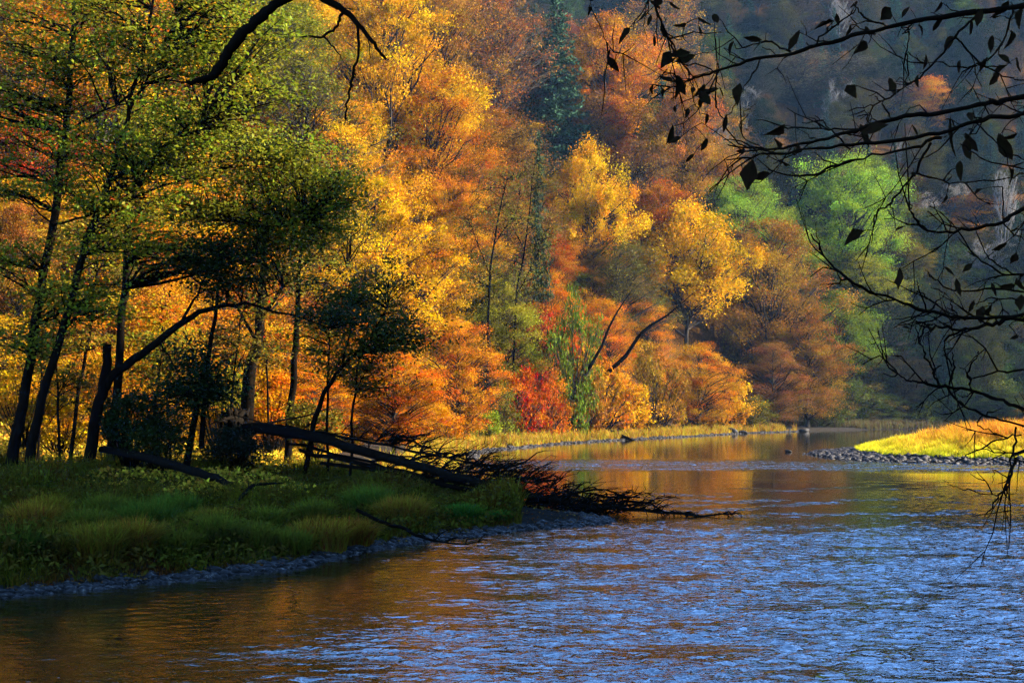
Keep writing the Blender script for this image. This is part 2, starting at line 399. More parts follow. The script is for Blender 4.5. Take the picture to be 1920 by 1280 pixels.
for i in range(2): broadleaf(f'dome{i}', 90+i, H=24, RR=9.0, cb=0.12, ncl=300, nl=210, size=.26, spread=(1.0, 1.0, 0.6), flat=0.35, shape='wide', twig=3)

def spruce(key, seed, H=30.0, RR=4.6):
    r = np.random.default_rng(seed); tb = Tubes()
    tb.add(np.array([(0, 0, 0), (0, 0, H*0.5), (0, 0, H)]), [0.34, 0.2, 0.02], 8)
    P = []; D = []
    for h in np.arange(0.08*H, H*0.985, 0.42):
        L0 = RR*(1-h/H)**0.85+0.25
        for k in range(int(5+5*(1-h/H))):
            th = r.uniform(0, 6.28); L = L0*r.uniform(0.65, 1.15)
            n = max(4, int(L*7))
            t = r.uniform(0.12, 1, n)
            x = L*t; z = h-0.32*L*t+0.22*L*t**2.6
            if r.uniform() < 0.35: tb.add(np.array([(0, 0, h), (L*math.cos(th), L*math.sin(th), h-0.1*L)]), [0.05, 0.01], 4)
            jw = r.normal(0, 0.10+0.16*L*0.3, n)
            P.append(np.column_stack([x*math.cos(th)-jw*math.sin(th), x*math.sin(th)+jw*math.cos(th), z-np.abs(r.normal(0, 0.22, n))]))
    P = np.vstack(P); V, Q = leaves(P, r.uniform(0.35, 0.8, len(P)), r, 0.36, 0.0, 0.35)
    me_l = mesh_quads(key+'_crown', V, Q, M_NEEDLE, r.uniform(0, 1, len(P)), r.uniform(0, 1, len(P)))
    PROTO[key] = (tb.mesh(key+'_trunk', M_BARK), me_l, H, RR)
for i in range(2): spruce(f'spruce{i}', 70+i)

def baretree(key, seed, H=20.0, RR=5.0):
    r = np.random.default_rng(seed); tb = Tubes(); tips = []
    tp = np.column_stack([np.cumsum(r.normal(0, 0.15, (7, 2)), axis=0), np.linspace(0, 0.8*H, 7)])
    tb.add(tp, np.linspace(0.25, 0.05, 7), 6)
    for i in range(26):
        h = H*r.uniform(0.18, 0.78); b = np.array([np.interp(h, tp[:, 2], tp[:, 0]), np.interp(h, tp[:, 2], tp[:, 1]), h])
        th = r.uniform(0, 6.28); L = H*r.uniform(0.2, 0.36)*(1.1-0.5*h/H)
        e = b+np.array([math.cos(th)*0.55, math.sin(th)*0.55, 0.85])*L
        p = curve3(b, e, -0.06*L, 5, 0.04*L, r); tb.add(p, np.linspace(0.09, 0.03, 5), 4)
        for j in range(7):
            s = p[0]+(e-p[0])*r.uniform(0.3, 1); q = s+(r.normal(0, 0.45, 3)+np.array([math.cos(th)*0.3, math.sin(th)*0.3, 0.8]))*L*0.34
            tb.add(np.array([s, q]), [0.045, 0.018], 4)
            for k in range(6):
                s2 = s+(q-s)*r.uniform(0.2, 1); q2 = s2+(r.normal(0, 0.4, 3)+np.array([0, 0, 0.8]))*L*0.2
                tb.add(np.array([s2, q2]), [0.03, 0.014], 4); tips.append(q2)
    tips = np.array(tips)
    me_l = foliage_mesh(key+'_crown', tips[::9], 4, (0.4, 0.4, 0.3), 0.2, r, M_LEAF)
    PROTO[key] = (tb.mesh(key+'_trunk', M_GREYBARK), me_l, H, RR)
for i in range(2): baretree(f'bare{i}', 80+i)

# leaf colours (of the leaves themselves)
YEL = (0.95, 0.47, 0.006); GOLD = (0.88, 0.41, 0.009); AMBER = (0.80, 0.31, 0.009); ORANGE = (0.76, 0.245, 0.006); RED = (0.62, 0.15, 0.005)
RUST = (0.44, 0.185, 0.018); BROWN = (0.32, 0.14, 0.028); MAROON = (0.34, 0.135, 0.022); OLIVE = (0.20, 0.16, 0.018); YGREEN = (0.34, 0.32, 0.02)
GREEN = (0.17, 0.25, 0.022); DGREEN = (0.030, 0.060, 0.016); SPR = (0.045, 0.10, 0.055); LGREEN = (0.34, 0.45, 0.03); GREY = (0.30, 0.2, 0.12)

placed = []     # (px, py_top, halfw, d) of the hand placed ones
def jitter(c, r, a=0.12): return tuple(min(0.95, max(0.004, v*math.exp(r.normal(0, a)))) for v in c)

def put(kind, x, y, zt, half, col, name, label, cat='tree', group=None, r=rng):
    """tree standing at (x, y) whose top is at height zt and whose crown is half metres wide each way"""
    me_t, me_l, H, RR = PROTO[kind]; zg = float(height(np.array([x]), np.array([y]))[0])-0.15
    root = empty(name, (x, y, zg), label, cat, group)
    sz = max(zt-zg, 1.5)/H; sx = half/RR
    root.scale = (sx, sx, sz); root.rotation_euler = (0, 0, float(r.uniform(0, 6.28)))
    link('trunk', me_t, root); link('crown', me_l, root, jitter(col, r, 0.07))
    return root

def tree_at(px, top, d, halfpx, kind, col, name, label, cat='tree', group=None):
    for _ in range(30):         # a trunk must stand on dry land
        x = (px-960)/F*d; zt = CAMZ+(HZ-top)/F*d
        if float(height(np.array([x]), np.array([d]))[0]) > .45: break
        d += 1.5
    d1 = d+(38 if d < 240 else 0)
    if kind[:4] not in ('bush', 'spru') and name != 'slim_shrub':
        halfpx *= 1.22 if kind[:4] in ('roun', 'weep', 'airy', 'cone', 'dome') else 1.1
        ratio = 5.2 if kind[:4] == 'spru' else 3.1
        while d < d1:           # step back up the slope until the tree is no taller than it should be for its crown
            x = (px-960)/F*d; zt = CAMZ+(HZ-top)/F*d
            if zt-float(height(np.array([x]), np.array([d]))[0]) < ratio*halfpx/F*d: break
            d += 2.0
    placed.append((px, top, halfpx, d))
    return put(kind, x, d, zt, halfpx/F*d, col, name, label, cat, group)

# ------------------------------------------------------------------ the wooded left slope, tree by tree
B = 'beech_tree'; MP = 'maple_tree'
T = [
 (25, 590, 88, 95, 'layer1', GOLD, B, 'low golden beech at the left edge behind the leftmost trunk'),
 (150, 650, 82, 80, 'layer2', AMBER, B, 'low amber beech between the two leaning alders and the snag'),
 (330, 610, 90, 85, 'layer0', GOLD, B, 'low golden beech under the thick leaning limb'),
 (430, 680, 86, 60, 'layer1', AMBER, B, 'small amber beech right of the ivy clad tree'),
 (590, 690, 92, 70, 'layer2', ORANGE, B, 'small orange beech behind the dark leaning sapling'),
 (240, 300, 112, 110, 'round1', GOLD, MP, 'golden round crowned maple behind the second alder'),
 (20, 330, 104, 100, 'round2', AMBER, MP, 'amber maple filling the left edge at mid height'),
 # px, top, d, half, kind, colour, name, label
 (715, -75, 138, 112, 'dome1', YEL, MP, 'tall brilliant yellow maple towering behind the hanging dead limb'),
 (800, 120, 141, 92, 'dome0', ORANGE, MP, 'orange red maple on the right flank of the tall yellow one'),
 (700, 330, 124, 105, 'dome0', YEL, B, 'yellow beech with level sprays below the tall yellow maple'),
 (800, 420, 122, 85, 'layer1', AMBER, B, 'amber beech between the yellow sprays and the red bush by the water'),
 (640, 180, 134, 95, 'dome0', GOLD, MP, 'deep golden maple just below the hanging dead twig'),
 (845, 330, 139, 70, 'dome1', AMBER, MP, 'amber orange maple at the right edge of the golden mass'),
 (560, 90, 128, 110, 'airy0', OLIVE, 'alder_tree', 'olive half bare tree left of the tall yellow maple'),
 (560, 330, 112, 110, 'layer2', GOLD, B, 'golden beech with sweeping level branches in the middle of the left slope'),
 (420, 420, 106, 110, 'layer0', GOLD, B, 'golden beech behind the forked leaning trunk'),
 (640, 560, 104, 100, 'layer1', ORANGE, B, 'orange beech low on the slope just behind the fallen tree'),
 (740, 655, 102, 85, 'layer2', ORANGE, B, 'fiery orange young beech above the middle of the fallen trunk'),
 (520, 600, 98, 90, 'layer1', AMBER, B, 'amber beech behind the thick dark trunks by the root plate'),
 (250, 400, 102, 110, 'layer2', AMBER, B, 'amber beech behind the two leaning alder trunks'),
 (90, 420, 108, 120, 'layer0', YGREEN, B, 'yellow green beech at the left edge behind the trunks'),
 (240, 560, 92, 80, 'round2', ORANGE, B, 'small orange tree glowing behind the snapped snag'),
 (40, -40, 128, 120, 'round0', ORANGE, MP, 'orange red maple in the upper left corner'),
 (190, -70, 122, 120, 'round1', GOLD, MP, 'golden maple high on the left behind the tallest leaning alder'),
 (330, -60, 126, 110, 'round2', GOLD, MP, 'golden maple behind the green alder crowns at the top left'),
 (455, -90, 118, 110, 'round0', YGREEN, 'lime_tree', 'yellow green tree under the arching dead limb'),
 (60, 200, 116, 110, 'layer1', RED, B, 'red leaved beech at the left edge half hidden by alders'),
 (330, 200, 114, 110, 'layer2', GOLD, B, 'golden beech peeping through the green alder foliage'),
 (812, -85, 178, 62, 'round2', RUST, B, 'russet tree squeezed between the tall yellow maple and the brown beeches at the top edge'),
 (850, -60, 190, 75, 'airy0', RUST, B, 'rust brown beech right of the tall yellow maple at the top edge'),
 (925, -50, 200, 70, 'airy1', BROWN, B, 'brown thinning beech beside the dark spruce at the top edge'),
 (885, 160, 172, 75, 'round1', RUST, B, 'rust orange tree below the brown thinning beech'),
 (955, 215, 170, 70, 'airy0', BROWN, B, 'brown airy tree below and left of the tall spruce'),
 (1045, -45, 248, 84, 'spruce0', SPR, 'spruce_tree', 'tall dark spruce rising to the top edge among brown trees'),
 (1000, 10, 252, 60, 'spruce1', SPR, 'spruce_tree', 'slimmer spruce leaning against the left side of the tallest one'),
 (1140, 22, 256, 66, 'round2', ORANGE, MP, 'orange maple on the crest right of the tall spruce'),
 (1195, 75, 236, 60, 'round0', AMBER, MP, 'amber round topped maple on the crest beyond the orange one'),
 (1275, 130, 246, 60, 'round1', RUST, B, 'rusty tree at the lower end of the crest beside the hanging leaf strand'),
 (1242, 125, 266, 72, 'spruce1', SPR, 'spruce_tree', 'dark spruce on the descending crest behind the yellow trees'),
 (1155, 165, 212, 55, 'cone1', RED, MP, 'scarlet brown pointed maple between the two dark spruces'),
 (1010, 235, 172, 44, 'spruce1', (.05, .08, .03), 'spruce_tree', 'small dull green spruce left of the drooping yellow tree'),
 (1100, 265, 166, 68, 'weep0', YEL, 'birch_tree', 'drooping yellow birch in the centre of the slope'),
 (1195, 250, 200, 62, 'airy1', MAROON, B, 'maroon tree behind the drooping yellow birch'),
 (1240, 330, 186, 55, 'round0', RED, MP, 'dark red maple above the leaning bright yellow tree'),
 (1325, 265, 222, 40, 'round1', GOLD, B, 'golden tree at the end of the crest left of the green ones'),
 (1285, 385, 170, 92, 'weep1', YEL, 'lime_tree', 'bright yellow tree with hanging strands leaning out over the river'),
 (960, 330, 152, 75, 'airy1', MAROON, B, 'maroon half bare tree in the middle of the slope'),
 (880, 300, 150, 72, 'airy0', RUST, B, 'rust coloured half bare tree right of the tall yellow maple'),
 (905, 455, 136, 75, 'airy1', OLIVE, 'alder_tree', 'olive alder with dark upright stems left of the drooping yellow birch'),
 (1165, 440, 160, 68, 'airy0', OLIVE, 'alder_tree', 'olive airy alder between the two yellow trees'),
 (930, 520, 127, 75, 'layer2', YGREEN, B, 'yellow green beech with spreading sprays left of the scarlet bush'),
 (860, 600, 124, 70, 'layer0', AMBER, B, 'amber beech drooping towards the far bank'),
 (1020, 500, 146, 58, 'layer1', ORANGE, MP, 'orange maple right above the scarlet bush by the water'),
 (1005, 560, 141, 62, 'layer1', (0.62, 0.095, 0.006), 'maple_bush', 'scarlet orange young maple overhanging the bank left of the slim green shrub', 'bush'),
 (1075, 555, 150, 40, 'bush1', GREEN, 'slim_shrub', 'slim upright green shrub beside the scarlet bush', 'bush'),
 (1135, 560, 158, 55, 'layer0', ORANGE, B, 'orange beech under the olive alder by the river'),
 (1120, 655, 154, 60, 'bush1', AMBER, 'beech_bush', 'amber bush above the black stump on the bank', 'bush'),
 (1175, 715, 162, 45, 'bush0', GOLD, 'hazel_bush', 'golden bush near the water under the leaning yellow tree', 'bush'),
 (1225, 650, 174, 50, 'bush1', RUST, 'beech_bush', 'rust bush under the right side of the bright yellow tree', 'bush'),
 (1310, 640, 184, 65, 'layer1', AMBER, B, 'amber brown spreading beech at the river bend', ),
 (1355, 705, 190, 50, 'bush0', GOLD, 'hazel_bush', 'ochre bush at the tip of the wooded bank', 'bush'),
 (1440, 405, 208, 92, 'dome0', RUST, B, 'big domed rust brown beech at the river bend below the green trees'),
 (1515, 600, 214, 62, 'layer2', RUST, B, 'rust red beech with level sprays reaching over the water at the bend'),
 (1450, 640, 206, 55, 'layer0', BROWN, B, 'low brown beech in front of the big domed one'),
 (1395, 325, 232, 70, 'dome0', LGREEN, 'ash_tree', 'light green ash behind the golden tree at the crest end'),
 (1475, 385, 230, 55, 'dome1', LGREEN, 'ash_tree', 'fresh green ash above the big domed rust beech'),
 (1585, 285, 262, 82, 'dome1', LGREEN, 'ash_tree', 'tallest pale green ash standing clear against the hazy hillside'),
 (1635, 290, 272, 50, 'round2', GREEN, 'ash_tree', 'green tree just right of the tallest pale ash'),
 (1575, 545, 238, 62, 'round1', GREEN, 'alder_tree', 'mid green alder by the water right of the rust red beech'),
 (1670, 430, 268, 62, 'layer1', OLIVE, B, 'olive green layered tree on the far bank above the island'),
 (1610, 470, 256, 60, 'round2', YGREEN, 'lime_tree', 'olive yellow tree between the alder and the layered tree on the far bank'),
 (1400, 165, 330, 55, 'bare0', GREY, 'bare_tree', 'bare grey tree on the hazy slope behind the crest end'),
 (1500, 95, 345, 90, 'airy1', (.13, .10, .05), B, 'dim brown tree in the haze of the far wood above the green trees'),  # this brown and the next dulled in colour to suit the shaded far hill
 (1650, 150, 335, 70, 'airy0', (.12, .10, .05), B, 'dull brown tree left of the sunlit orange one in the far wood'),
 (1740, 145, 335, 50, 'round1', ORANGE, MP, 'sunlit orange tree alone in the upper part of the hazy far wood'),
 (1830, 360, 292, 45, 'airy0', ORANGE, MP, 'small bright orange tree beside bare grey ones on the far bank'),
 (1720, 355, 288, 50, 'bare1', GREY, 'bare_tree', 'pale bare tree on the far bank right of the green ash'),
 (1780, 345, 294, 50, 'bare0', GREY, 'bare_tree', 'grey bare tree with fine twigs left of the small bright orange tree'),
 (1850, 450, 276, 45, 'bare1', GREY, 'bare_tree', 'bare grey tree below the small bright orange tree'),
 (1245, -40, 330, 60, 'airy1', RUST, MP, 'hazy orange tree behind the hanging leaf strand at the top edge'),
 (975, 690, 139, 46, 'bush0', (0.62, 0.10, 0.006), 'maple_bush', 'red bush under the left side of the scarlet orange young maple', 'bush'),
 (1030, 700, 142, 44, 'bush1', (0.64, 0.13, 0.006), 'maple_bush', 'orange red bush under the right side of the scarlet orange young maple', 'bush'),
 (935, 720, 133, 40, 'bush1', OLIVE, 'willow_bush', 'olive bush on the far bank left of the red bushes', 'bush'),
 (1090, 690, 155, 45, 'bush0', RUST, 'beech_bush', 'rust bush right of the slim green shrub', 'bush'),
 (1215, 560, 185, 50, 'layer2', AMBER, B, 'amber beech on the steep ground behind the slanting trunk'),
 (830, 770, 118, 45, 'bush1', ORANGE, 'beech_bush', 'orange bush on the far bank end of the fallen tree', 'bush'),
 (900, 765, 126, 40, 'bush0', YGREEN, 'willow_bush', 'yellow green bush by the water left of the scarlet one', 'bush'),
 (1410, 745, 204, 42, 'bush1', OLIVE, 'willow_bush', 'olive bush on the bank below the big domed rust beech', 'bush'),
]
for t in T:
    px, top, d, hw, kind, col, name, label = t[:8]; cat = t[8] if len(t) > 8 else 'tree'
    tree_at(px, top, d, hw, kind, col, name, label, cat)

# trees between and behind the named ones
hand = list(placed)
def blocks(px, top, hw, d):
    for (a, b, c, e) in hand:
        if e > 255:
            if d < e-2 and abs(px-a) < hw*.25+c*.3 and top < b+1.1*c: return True
            continue
        if d < e-2 and abs(px-a) < hw+c*0.6 and top < b+4*c: return True
    return False
def pick(px, py, r):
    if px < 560: return [GOLD, AMBER, ORANGE, GOLD, RED, YGREEN, GOLD][r.integers(7)]
    if px < 850: return [GOLD, AMBER, ORANGE, YEL][r.integers(4)]
    if px < 1300: return [RUST, BROWN, MAROON, RUST, ORANGE, BROWN][r.integers(6)]
    return [RUST, BROWN, GREEN, OLIVE][r.integers(4)]
FNAME = {'round': 'maple_tree', 'layer': 'beech_tree', 'airy': 'beech_tree', 'spruce': 'spruce_tree'}
WORD = {YEL: 'yellow', GOLD: 'golden', AMBER: 'amber', ORANGE: 'orange', RED: 'red', YGREEN: 'yellow green', RUST: 'rust coloured', BROWN: 'brown', MAROON: 'maroon', GREEN: 'green', OLIVE: 'olive', SPR: 'dark green'}
fr = np.random.default_rng(99); cnt = 0; fpos = []
for _ in range(9000):
    if cnt >= 225: break
    y = fr.uniform(84, 300); px = fr.uniform(-120, 1420); x = (px-960)/F*y
    z = float(height(np.array([x]), np.array([y]))[0]); s = float(sdist(np.array([x]), np.array([y]), LEFT, LPOLY)[0])
    if s < 7 or z < 1.8: continue
    if any(math.hypot(x-a, y-b) < 4.4 for a, b in fpos): continue
    Ht = fr.uniform(15, 25); hw = fr.uniform(3.6, 5.6); top = HZ-(z+Ht-CAMZ)*F/y
    if blocks(px, top, hw/y*F, y): continue
    col = pick(px, top, fr); kind = ['round0', 'round1', 'round2', 'layer0', 'layer1', 'layer2', 'airy0', 'airy1', 'airy0'][fr.integers(9)]
    if px > 850 and fr.uniform() < 0.08: kind, col = 'spruce0', SPR
    nm = FNAME[kind.rstrip('0123456789')]
    where = 'left part of the wooded slope' if px < 560 else 'middle of the wooded slope' if px < 900 else 'upper right part of the wooded slope'
    put(kind, x, y, z+Ht, hw, col, nm, f'{WORD[col]} tree filling the {where} behind the nearer crowns', 'tree', f'{WORD[col]} trees filling the {where}', fr)
    fpos.append((x, y)); cnt += 1

cnt = 0; fpos2 = []
for _ in range(6000):
    if cnt >= 175: break
    y = fr.uniform(88, 216); px = fr.uniform(-60, 1400); x = (px-960)/F*y
    z = float(height(np.array([x]), np.array([y]))[0]); s = float(sdist(np.array([x]), np.array([y]), LEFT, LPOLY)[0])
    if s < 2.2 or s > 34 or z < .3 or any(math.hypot(x-a, y-b) < 3.6 for a, b in fpos2): continue
    if any(b > 480 and y < e+2 and abs(px-a) < 3.4/y*F+.85*c for (a, b, c, e) in hand): continue
    col = [GOLD, AMBER, ORANGE, RUST, RED, OLIVE, YGREEN, RUST, ORANGE][fr.integers(9)]
    wd = {GOLD: 'golden', AMBER: 'amber', ORANGE: 'orange', RUST: 'rust', RED: 'red', OLIVE: 'olive', YGREEN: 'yellow green'}[col]
    big = fr.uniform() < .4
    put(['bush0', 'bush1', 'layer0', 'layer1', 'round1'][fr.integers(2) if not big else 2+fr.integers(3)], x, y, z+(fr.uniform(7, 11) if big else fr.uniform(3.5, 6.5)), fr.uniform(2.4, 3.8), col, 'understory_bush',
        f'{wd} understory bush beneath the taller trees of the wooded slope', 'bush', f'{wd} understory bushes of the wooded slope', fr)
    fpos2.append((x, y)); cnt += 1

# the hazy far wood
cnt = 0; fpos = []
for _ in range(9000):
    if cnt >= 298: break
    y = fr.uniform(246, 450); px = fr.uniform(1000, 2010); x = (px-960)/F*y
    z = float(height(np.array([x]), np.array([y]))[0])
    if z < 0.8: continue
    if any(math.hypot(x-a, (y-b)*0.8) < 4.5 for a, b in fpos): continue
    Ht = fr.uniform(13, 22); hw = fr.uniform(3.4, 5.4); top = HZ-(z+Ht-CAMZ)*F/y
    if HZ-(z-CAMZ)*F/y < -60: continue
    if blocks(px, top, hw/y*F, y): continue
    k = fr.uniform()
    if k < 0.34: kind, col = ('spruce0', 'spruce1')[fr.integers(2)], SPR
    elif k < 0.40: kind, col = ('bare0', 'bare1')[fr.integers(2)], GREY
    else: kind, col = ['round0', 'round1', 'layer0', 'layer2', 'airy0', 'airy1'][fr.integers(6)], [BROWN, OLIVE, OLIVE, GREEN, DGREEN, DGREEN][fr.integers(6)]
    base = kind.rstrip('0123456789')
    nm, word = {'spruce': ('spruce_tree', 'dark spruce'), 'bare': ('bare_tree', 'bare grey tree')}.get(base, ('forest_tree', 'leafy tree'))
    col = (col[0]*.34, col[1]*.40, col[2]*.5) if base != 'spruce' else tuple(v*.8 for v in col)  # the far hill's shade is put into the leaf colours: darker and bluer
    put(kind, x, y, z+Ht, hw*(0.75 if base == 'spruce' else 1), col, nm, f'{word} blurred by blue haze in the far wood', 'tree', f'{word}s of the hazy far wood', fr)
    fpos.append((x, y)); cnt += 1

cnt = 0; fpos3 = []
for _ in range(5000):
    if cnt >= 120: break
    y = fr.uniform(222, 285); px = fr.uniform(1540, 1990); x = (px-960)/F*y; z = float(height(np.array([x]), np.array([y]))[0])
    if z < .5 or z > 40 or any(math.hypot(x-a, y-b) < 3.0 for a, b in fpos3): continue
    k = int(fr.integers(3)); col = [(.10, .13, .02), (.16, .12, .025), (.06, .09, .02)][k]  # dark leaf colours, added to cover sunlit ground that should lie in shade
    put(['bush0', 'bush1', 'layer1'][fr.integers(3)], x, y, z+fr.uniform(4, 9), fr.uniform(2.8, 4.6), col, 'waterside_bush', 'bush coloured dark for shade at the foot of the far wood', 'bush', 'dark bushes at the foot of the far wood', fr)
    fpos3.append((x, y)); cnt += 1

# trees of the near right bank and ridge, standing beside the view
for i in range(14):
    y = fr.uniform(-10, 52); x = 0.38*y+fr.uniform(14, 40)
    put(['round0', 'round1', 'layer0', 'airy0'][i % 4], x, y, float(height(np.array([x]), np.array([y]))[0])+fr.uniform(16, 22), fr.uniform(4, 6), [GOLD, RUST, OLIVE, AMBER][i % 4],
        'beech_tree', 'tree on the steep right bank beside the viewpoint', 'tree', 'trees of the right bank', fr)

# ------------------------------------------------------------------ the foreground alders and leaning trees on the left bank
def on_ground(px, d): 
    x = (px-960)/F*d; return np.array([x, d, float(height(np.array([x]), np.array([d]))[0])-0.1])

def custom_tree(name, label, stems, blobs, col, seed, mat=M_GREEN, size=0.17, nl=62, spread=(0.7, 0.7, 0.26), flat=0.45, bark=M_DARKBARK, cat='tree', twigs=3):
    """stems: list of lists of (px, py, d, radius); the first point of the first stem is the base. blobs: (px, py, d, rx, ry, rz, clusters)"""
    r = np.random.default_rng(seed)
    base = on_ground(stems[0][0][0], stems[0][0][2]); root = empty(name, base, label, cat)
    paths = []
    for si, st in enumerate(stems):
        P = np.array([np.append(W(a, b, c), rr) for a, b, c, rr in st])
        if si == 0: P[0, :3] = base
        P = smooth_path(P, 4); P[1:, :3] += r.normal(0, 0.03, (len(P)-1, 3)); P[:, :3] -= base
        paths.append(P)
        P[:, 3] *= .62; tb = Tubes(); tb.add(P[:, :3], np.maximum(P[:, 3], 0.015), 8)
        if si == 0:
            for k in range(4):      # root flare
                th = k*1.57+r.uniform(-.4, .4); r0 = P[0, 3]
                tb.add(np.array([(0, 0, r0*2.2), (math.cos(th)*r0*1.2, math.sin(th)*r0*1.2, 0.25), (math.cos(th)*r0*2.6, math.sin(th)*r0*2.6, -0.15)]), [r0*0.6, r0*0.45, r0*0.15], 6)
        link('trunk' if si == 0 else 'stem', tb.mesh(name+'_stem', bark), root)
    cl = []
    for (a, b, c, rx, ry, rz, n) in blobs:
        n = int(n*1.05); rx *= 1.3; ry *= 1.3; rz *= 1.45
        q = r.normal(size=(n, 3)); q /= np.linalg.norm(q, axis=1)[:, None]; q *= r.uniform(0.05, 1, n)[:, None]**0.5
        cl.append(W(a, b, c)-base+q*np.array([rx, ry, rz]))
    cl = np.vstack(cl)
    AP = np.vstack(paths); tb = Tubes()
    for c in cl:
        dv = AP[:, :3]-c; dist = np.linalg.norm(dv, axis=1)+np.maximum(dv[:, 2]+0.2, 0)*3
        b0 = AP[np.argmin(dist), :3]; ln = np.linalg.norm(c-b0)
        tb.add(curve3(b0, c, 0.06*ln, 5, 0.04*ln, r), np.linspace(0.012*ln+0.015, 0.012, 5), 4)
        for _ in range(twigs): tb.add(np.array([b0+(c-b0)*r.uniform(0.5, 1), c+r.normal(0, 1, 3)*np.array(spread)*1.2]), [0.014, 0.006], 4)
    link('branches', tb.mesh(name+'_branches', bark), root)
    link('crown', foliage_mesh(name+'_crown', cl, nl, spread, size, r, mat, flat), root, col)
    return root

AG = (0.26, 0.27, 0.014)      # alder green
custom_tree('alder_tree', 'tallest dark alder leaning right at the left edge of the picture',
    [[(12, 905, 54, .42), (42, 760, 54, .33), (75, 560, 54.5, .29), (110, 350, 55, .25), (128, 170, 55, .2), (142, -40, 55.5, .15), (150, -260, 56, .06)],
     [(120, 250, 55, .1), (180, 215, 54, .07), (260, 190, 53, .03)], [(100, 420, 54.7, .09), (180, 400, 54, .06), (260, 350, 53, .03)]],
    [(90, 80, 55, 2.3, 2, 1.3, 34), (40, 210, 54, 2.4, 2, 0.9, 34), (190, 130, 54, 2.4, 2, 0.8, 30), (220, 280, 53, 2.4, 2, 0.8, 36), (70, 340, 54, 2.2, 2, 0.7, 28), (130, -60, 55, 3.4, 2.5, 1.5, 34), (20, 480, 54, 1.6, 1.5, 0.6, 18), (240, 380, 53, 1.6, 1.5, .5, 20), (100, 560, 53, 1.5, 1.4, .6, 14), (30, 640, 53, 1.2, 1.2, .6, 12)], AG, 201)
custom_tree('alder_tree', 'second dark alder whose trunk leans right beside the leftmost one',
    [[(45, 902, 53, .36), (80, 745, 53, .28), (128, 580, 53, .24), (165, 450, 53, .21), (205, 340, 53.5, .18), (238, 220, 54, .14), (276, 60, 54, .1), (305, -120, 55, .05)],
     [(205, 340, 53.5, .1), (290, 280, 53, .07), (380, 240, 52, .03)], [(240, 215, 54, .09), (300, 100, 54, .05), (330, 20, 54, .02)]],
    [(330, 110, 54, 2.2, 2, 1.0, 34), (390, 215, 52.5, 2.0, 2, .9, 34), (280, 20, 54, 2.6, 2, 1.2, 34), (430, 110, 53, 1.7, 1.5, .9, 24), (480, 160, 53, 1.2, 1.2, .8, 14), (300, 300, 53, 1.8, 1.6, .6, 26), (420, 20, 54, 1.6, 1.6, .8, 20), (240, 440, 52.5, 1.6, 1.5, .7, 22), (180, 560, 52.5, 1.4, 1.4, .6, 16), (480, 60, 53, 1.6, 1.4, .8, 20)], AG, 202)
custom_tree('alder_tree', 'dark green tree with a broad crown reaching right over the golden beeches',
    [[(205, 815, 60, .36), (226, 640, 60, .28), (238, 460, 60, .24), (247, 385, 60, .2), (275, 250, 60, .13), (310, 130, 60, .05)],
     [(246, 400, 60, .15), (310, 372, 59, .12), (400, 400, 58, .08), (480, 425, 57.5, .05), (570, 420, 57, .02)], [(250, 370, 60, .1), (360, 330, 58, .07), (470, 300, 57, .03)]],
    [(400, 290, 58, 2.2, 2, 1.0, 34), (490, 310, 57, 2.3, 2, 1.1, 44), (560, 370, 57, 2.0, 1.8, .9, 44), (470, 400, 57, 2.3, 1.8, .7, 36), (600, 420, 57, 1.0, 1.2, .6, 16), (370, 395, 58, 1.8, 1.6, .6, 24), (520, 450, 57, 1.6, 1.4, .5, 20), (310, 230, 59, 2.2, 2, .8, 30), (440, 480, 57, 1.8, 1.6, .7, 26), (330, 470, 58, 1.7, 1.6, .7, 22), (540, 290, 57, 1.6, 1.5, .8, 22), (620, 350, 57, 1.1, 1.2, .7, 18)], (0.24, 0.26, 0.015), 203, nl=50)
custom_tree('forked_tree', 'dark forked tree with a snapped snag and one thick limb leaning right',
    [[(160, 868, 56, .42), (182, 770, 56, .36), (196, 710, 56, .33), (203, 645, 56, .27)],
     [(192, 735, 56, .26), (222, 695, 56, .28), (280, 652, 56, .25), (345, 600, 56, .2), (400, 578, 56, .15), (455, 570, 56, .1), (540, 590, 55, .07), (620, 615, 54.5, .04)],
     [(340, 605, 56, .11), (370, 550, 56, .07), (400, 490, 56, .03)], [(300, 640, 56, .07), (330, 690, 55, .04)], [(470, 572, 56, .05), (530, 540, 56, .03), (600, 530, 55, .02)]],
    [(420, 520, 56, 1.3, 1.2, .8, 30), (380, 480, 56, 1.2, 1.2, .6, 18), (450, 470, 56, 1.1, 1, .6, 16), (640, 590, 55, 1.0, 1, .5, 14)], (0.04, 0.065, 0.014), 204)
custom_tree('ivy_clad_tree', 'slim twin stemmed tree clad in dark ivy below the forked limb',
    [[(345, 842, 57, .24), (366, 770, 57, .2), (386, 700, 57, .17), (402, 600, 57.5, .13), (420, 480, 58, .06)], [(378, 840, 57.3, .2), (382, 770, 57, .16), (388, 690, 57, .1)]],
    [(378, 700, 56.7, .9, .8, 1.0, 34), (345, 745, 56.5, .8, .8, .6, 20), (410, 720, 56.8, .6, .6, .8, 14)], DGREEN, 205)
custom_tree('dark_sapling', 'dark leaning sapling with a small leafy crown over the fallen trunk',
    [[(568, 835, 62, .2), (598, 760, 62, .17), (640, 690, 62, .13), (690, 640, 61.5, .09), (725, 580, 61, .03)], [(640, 690, 62, .09), (655, 620, 62, .06), (650, 560, 62, .02)]],
    [(690, 575, 61, 1.7, 1.4, .6, 22), (755, 615, 61, 1.1, .9, .5, 13), (635, 550, 62, 1.5, 1, .7, 16), (700, 655, 61, 1.7, 1, .3, 14), (720, 520, 61, .9, .9, .6, 8), (780, 640, 61, .8, .8, .3, 7)], (0.09, 0.11, 0.014), 206, nl=58)
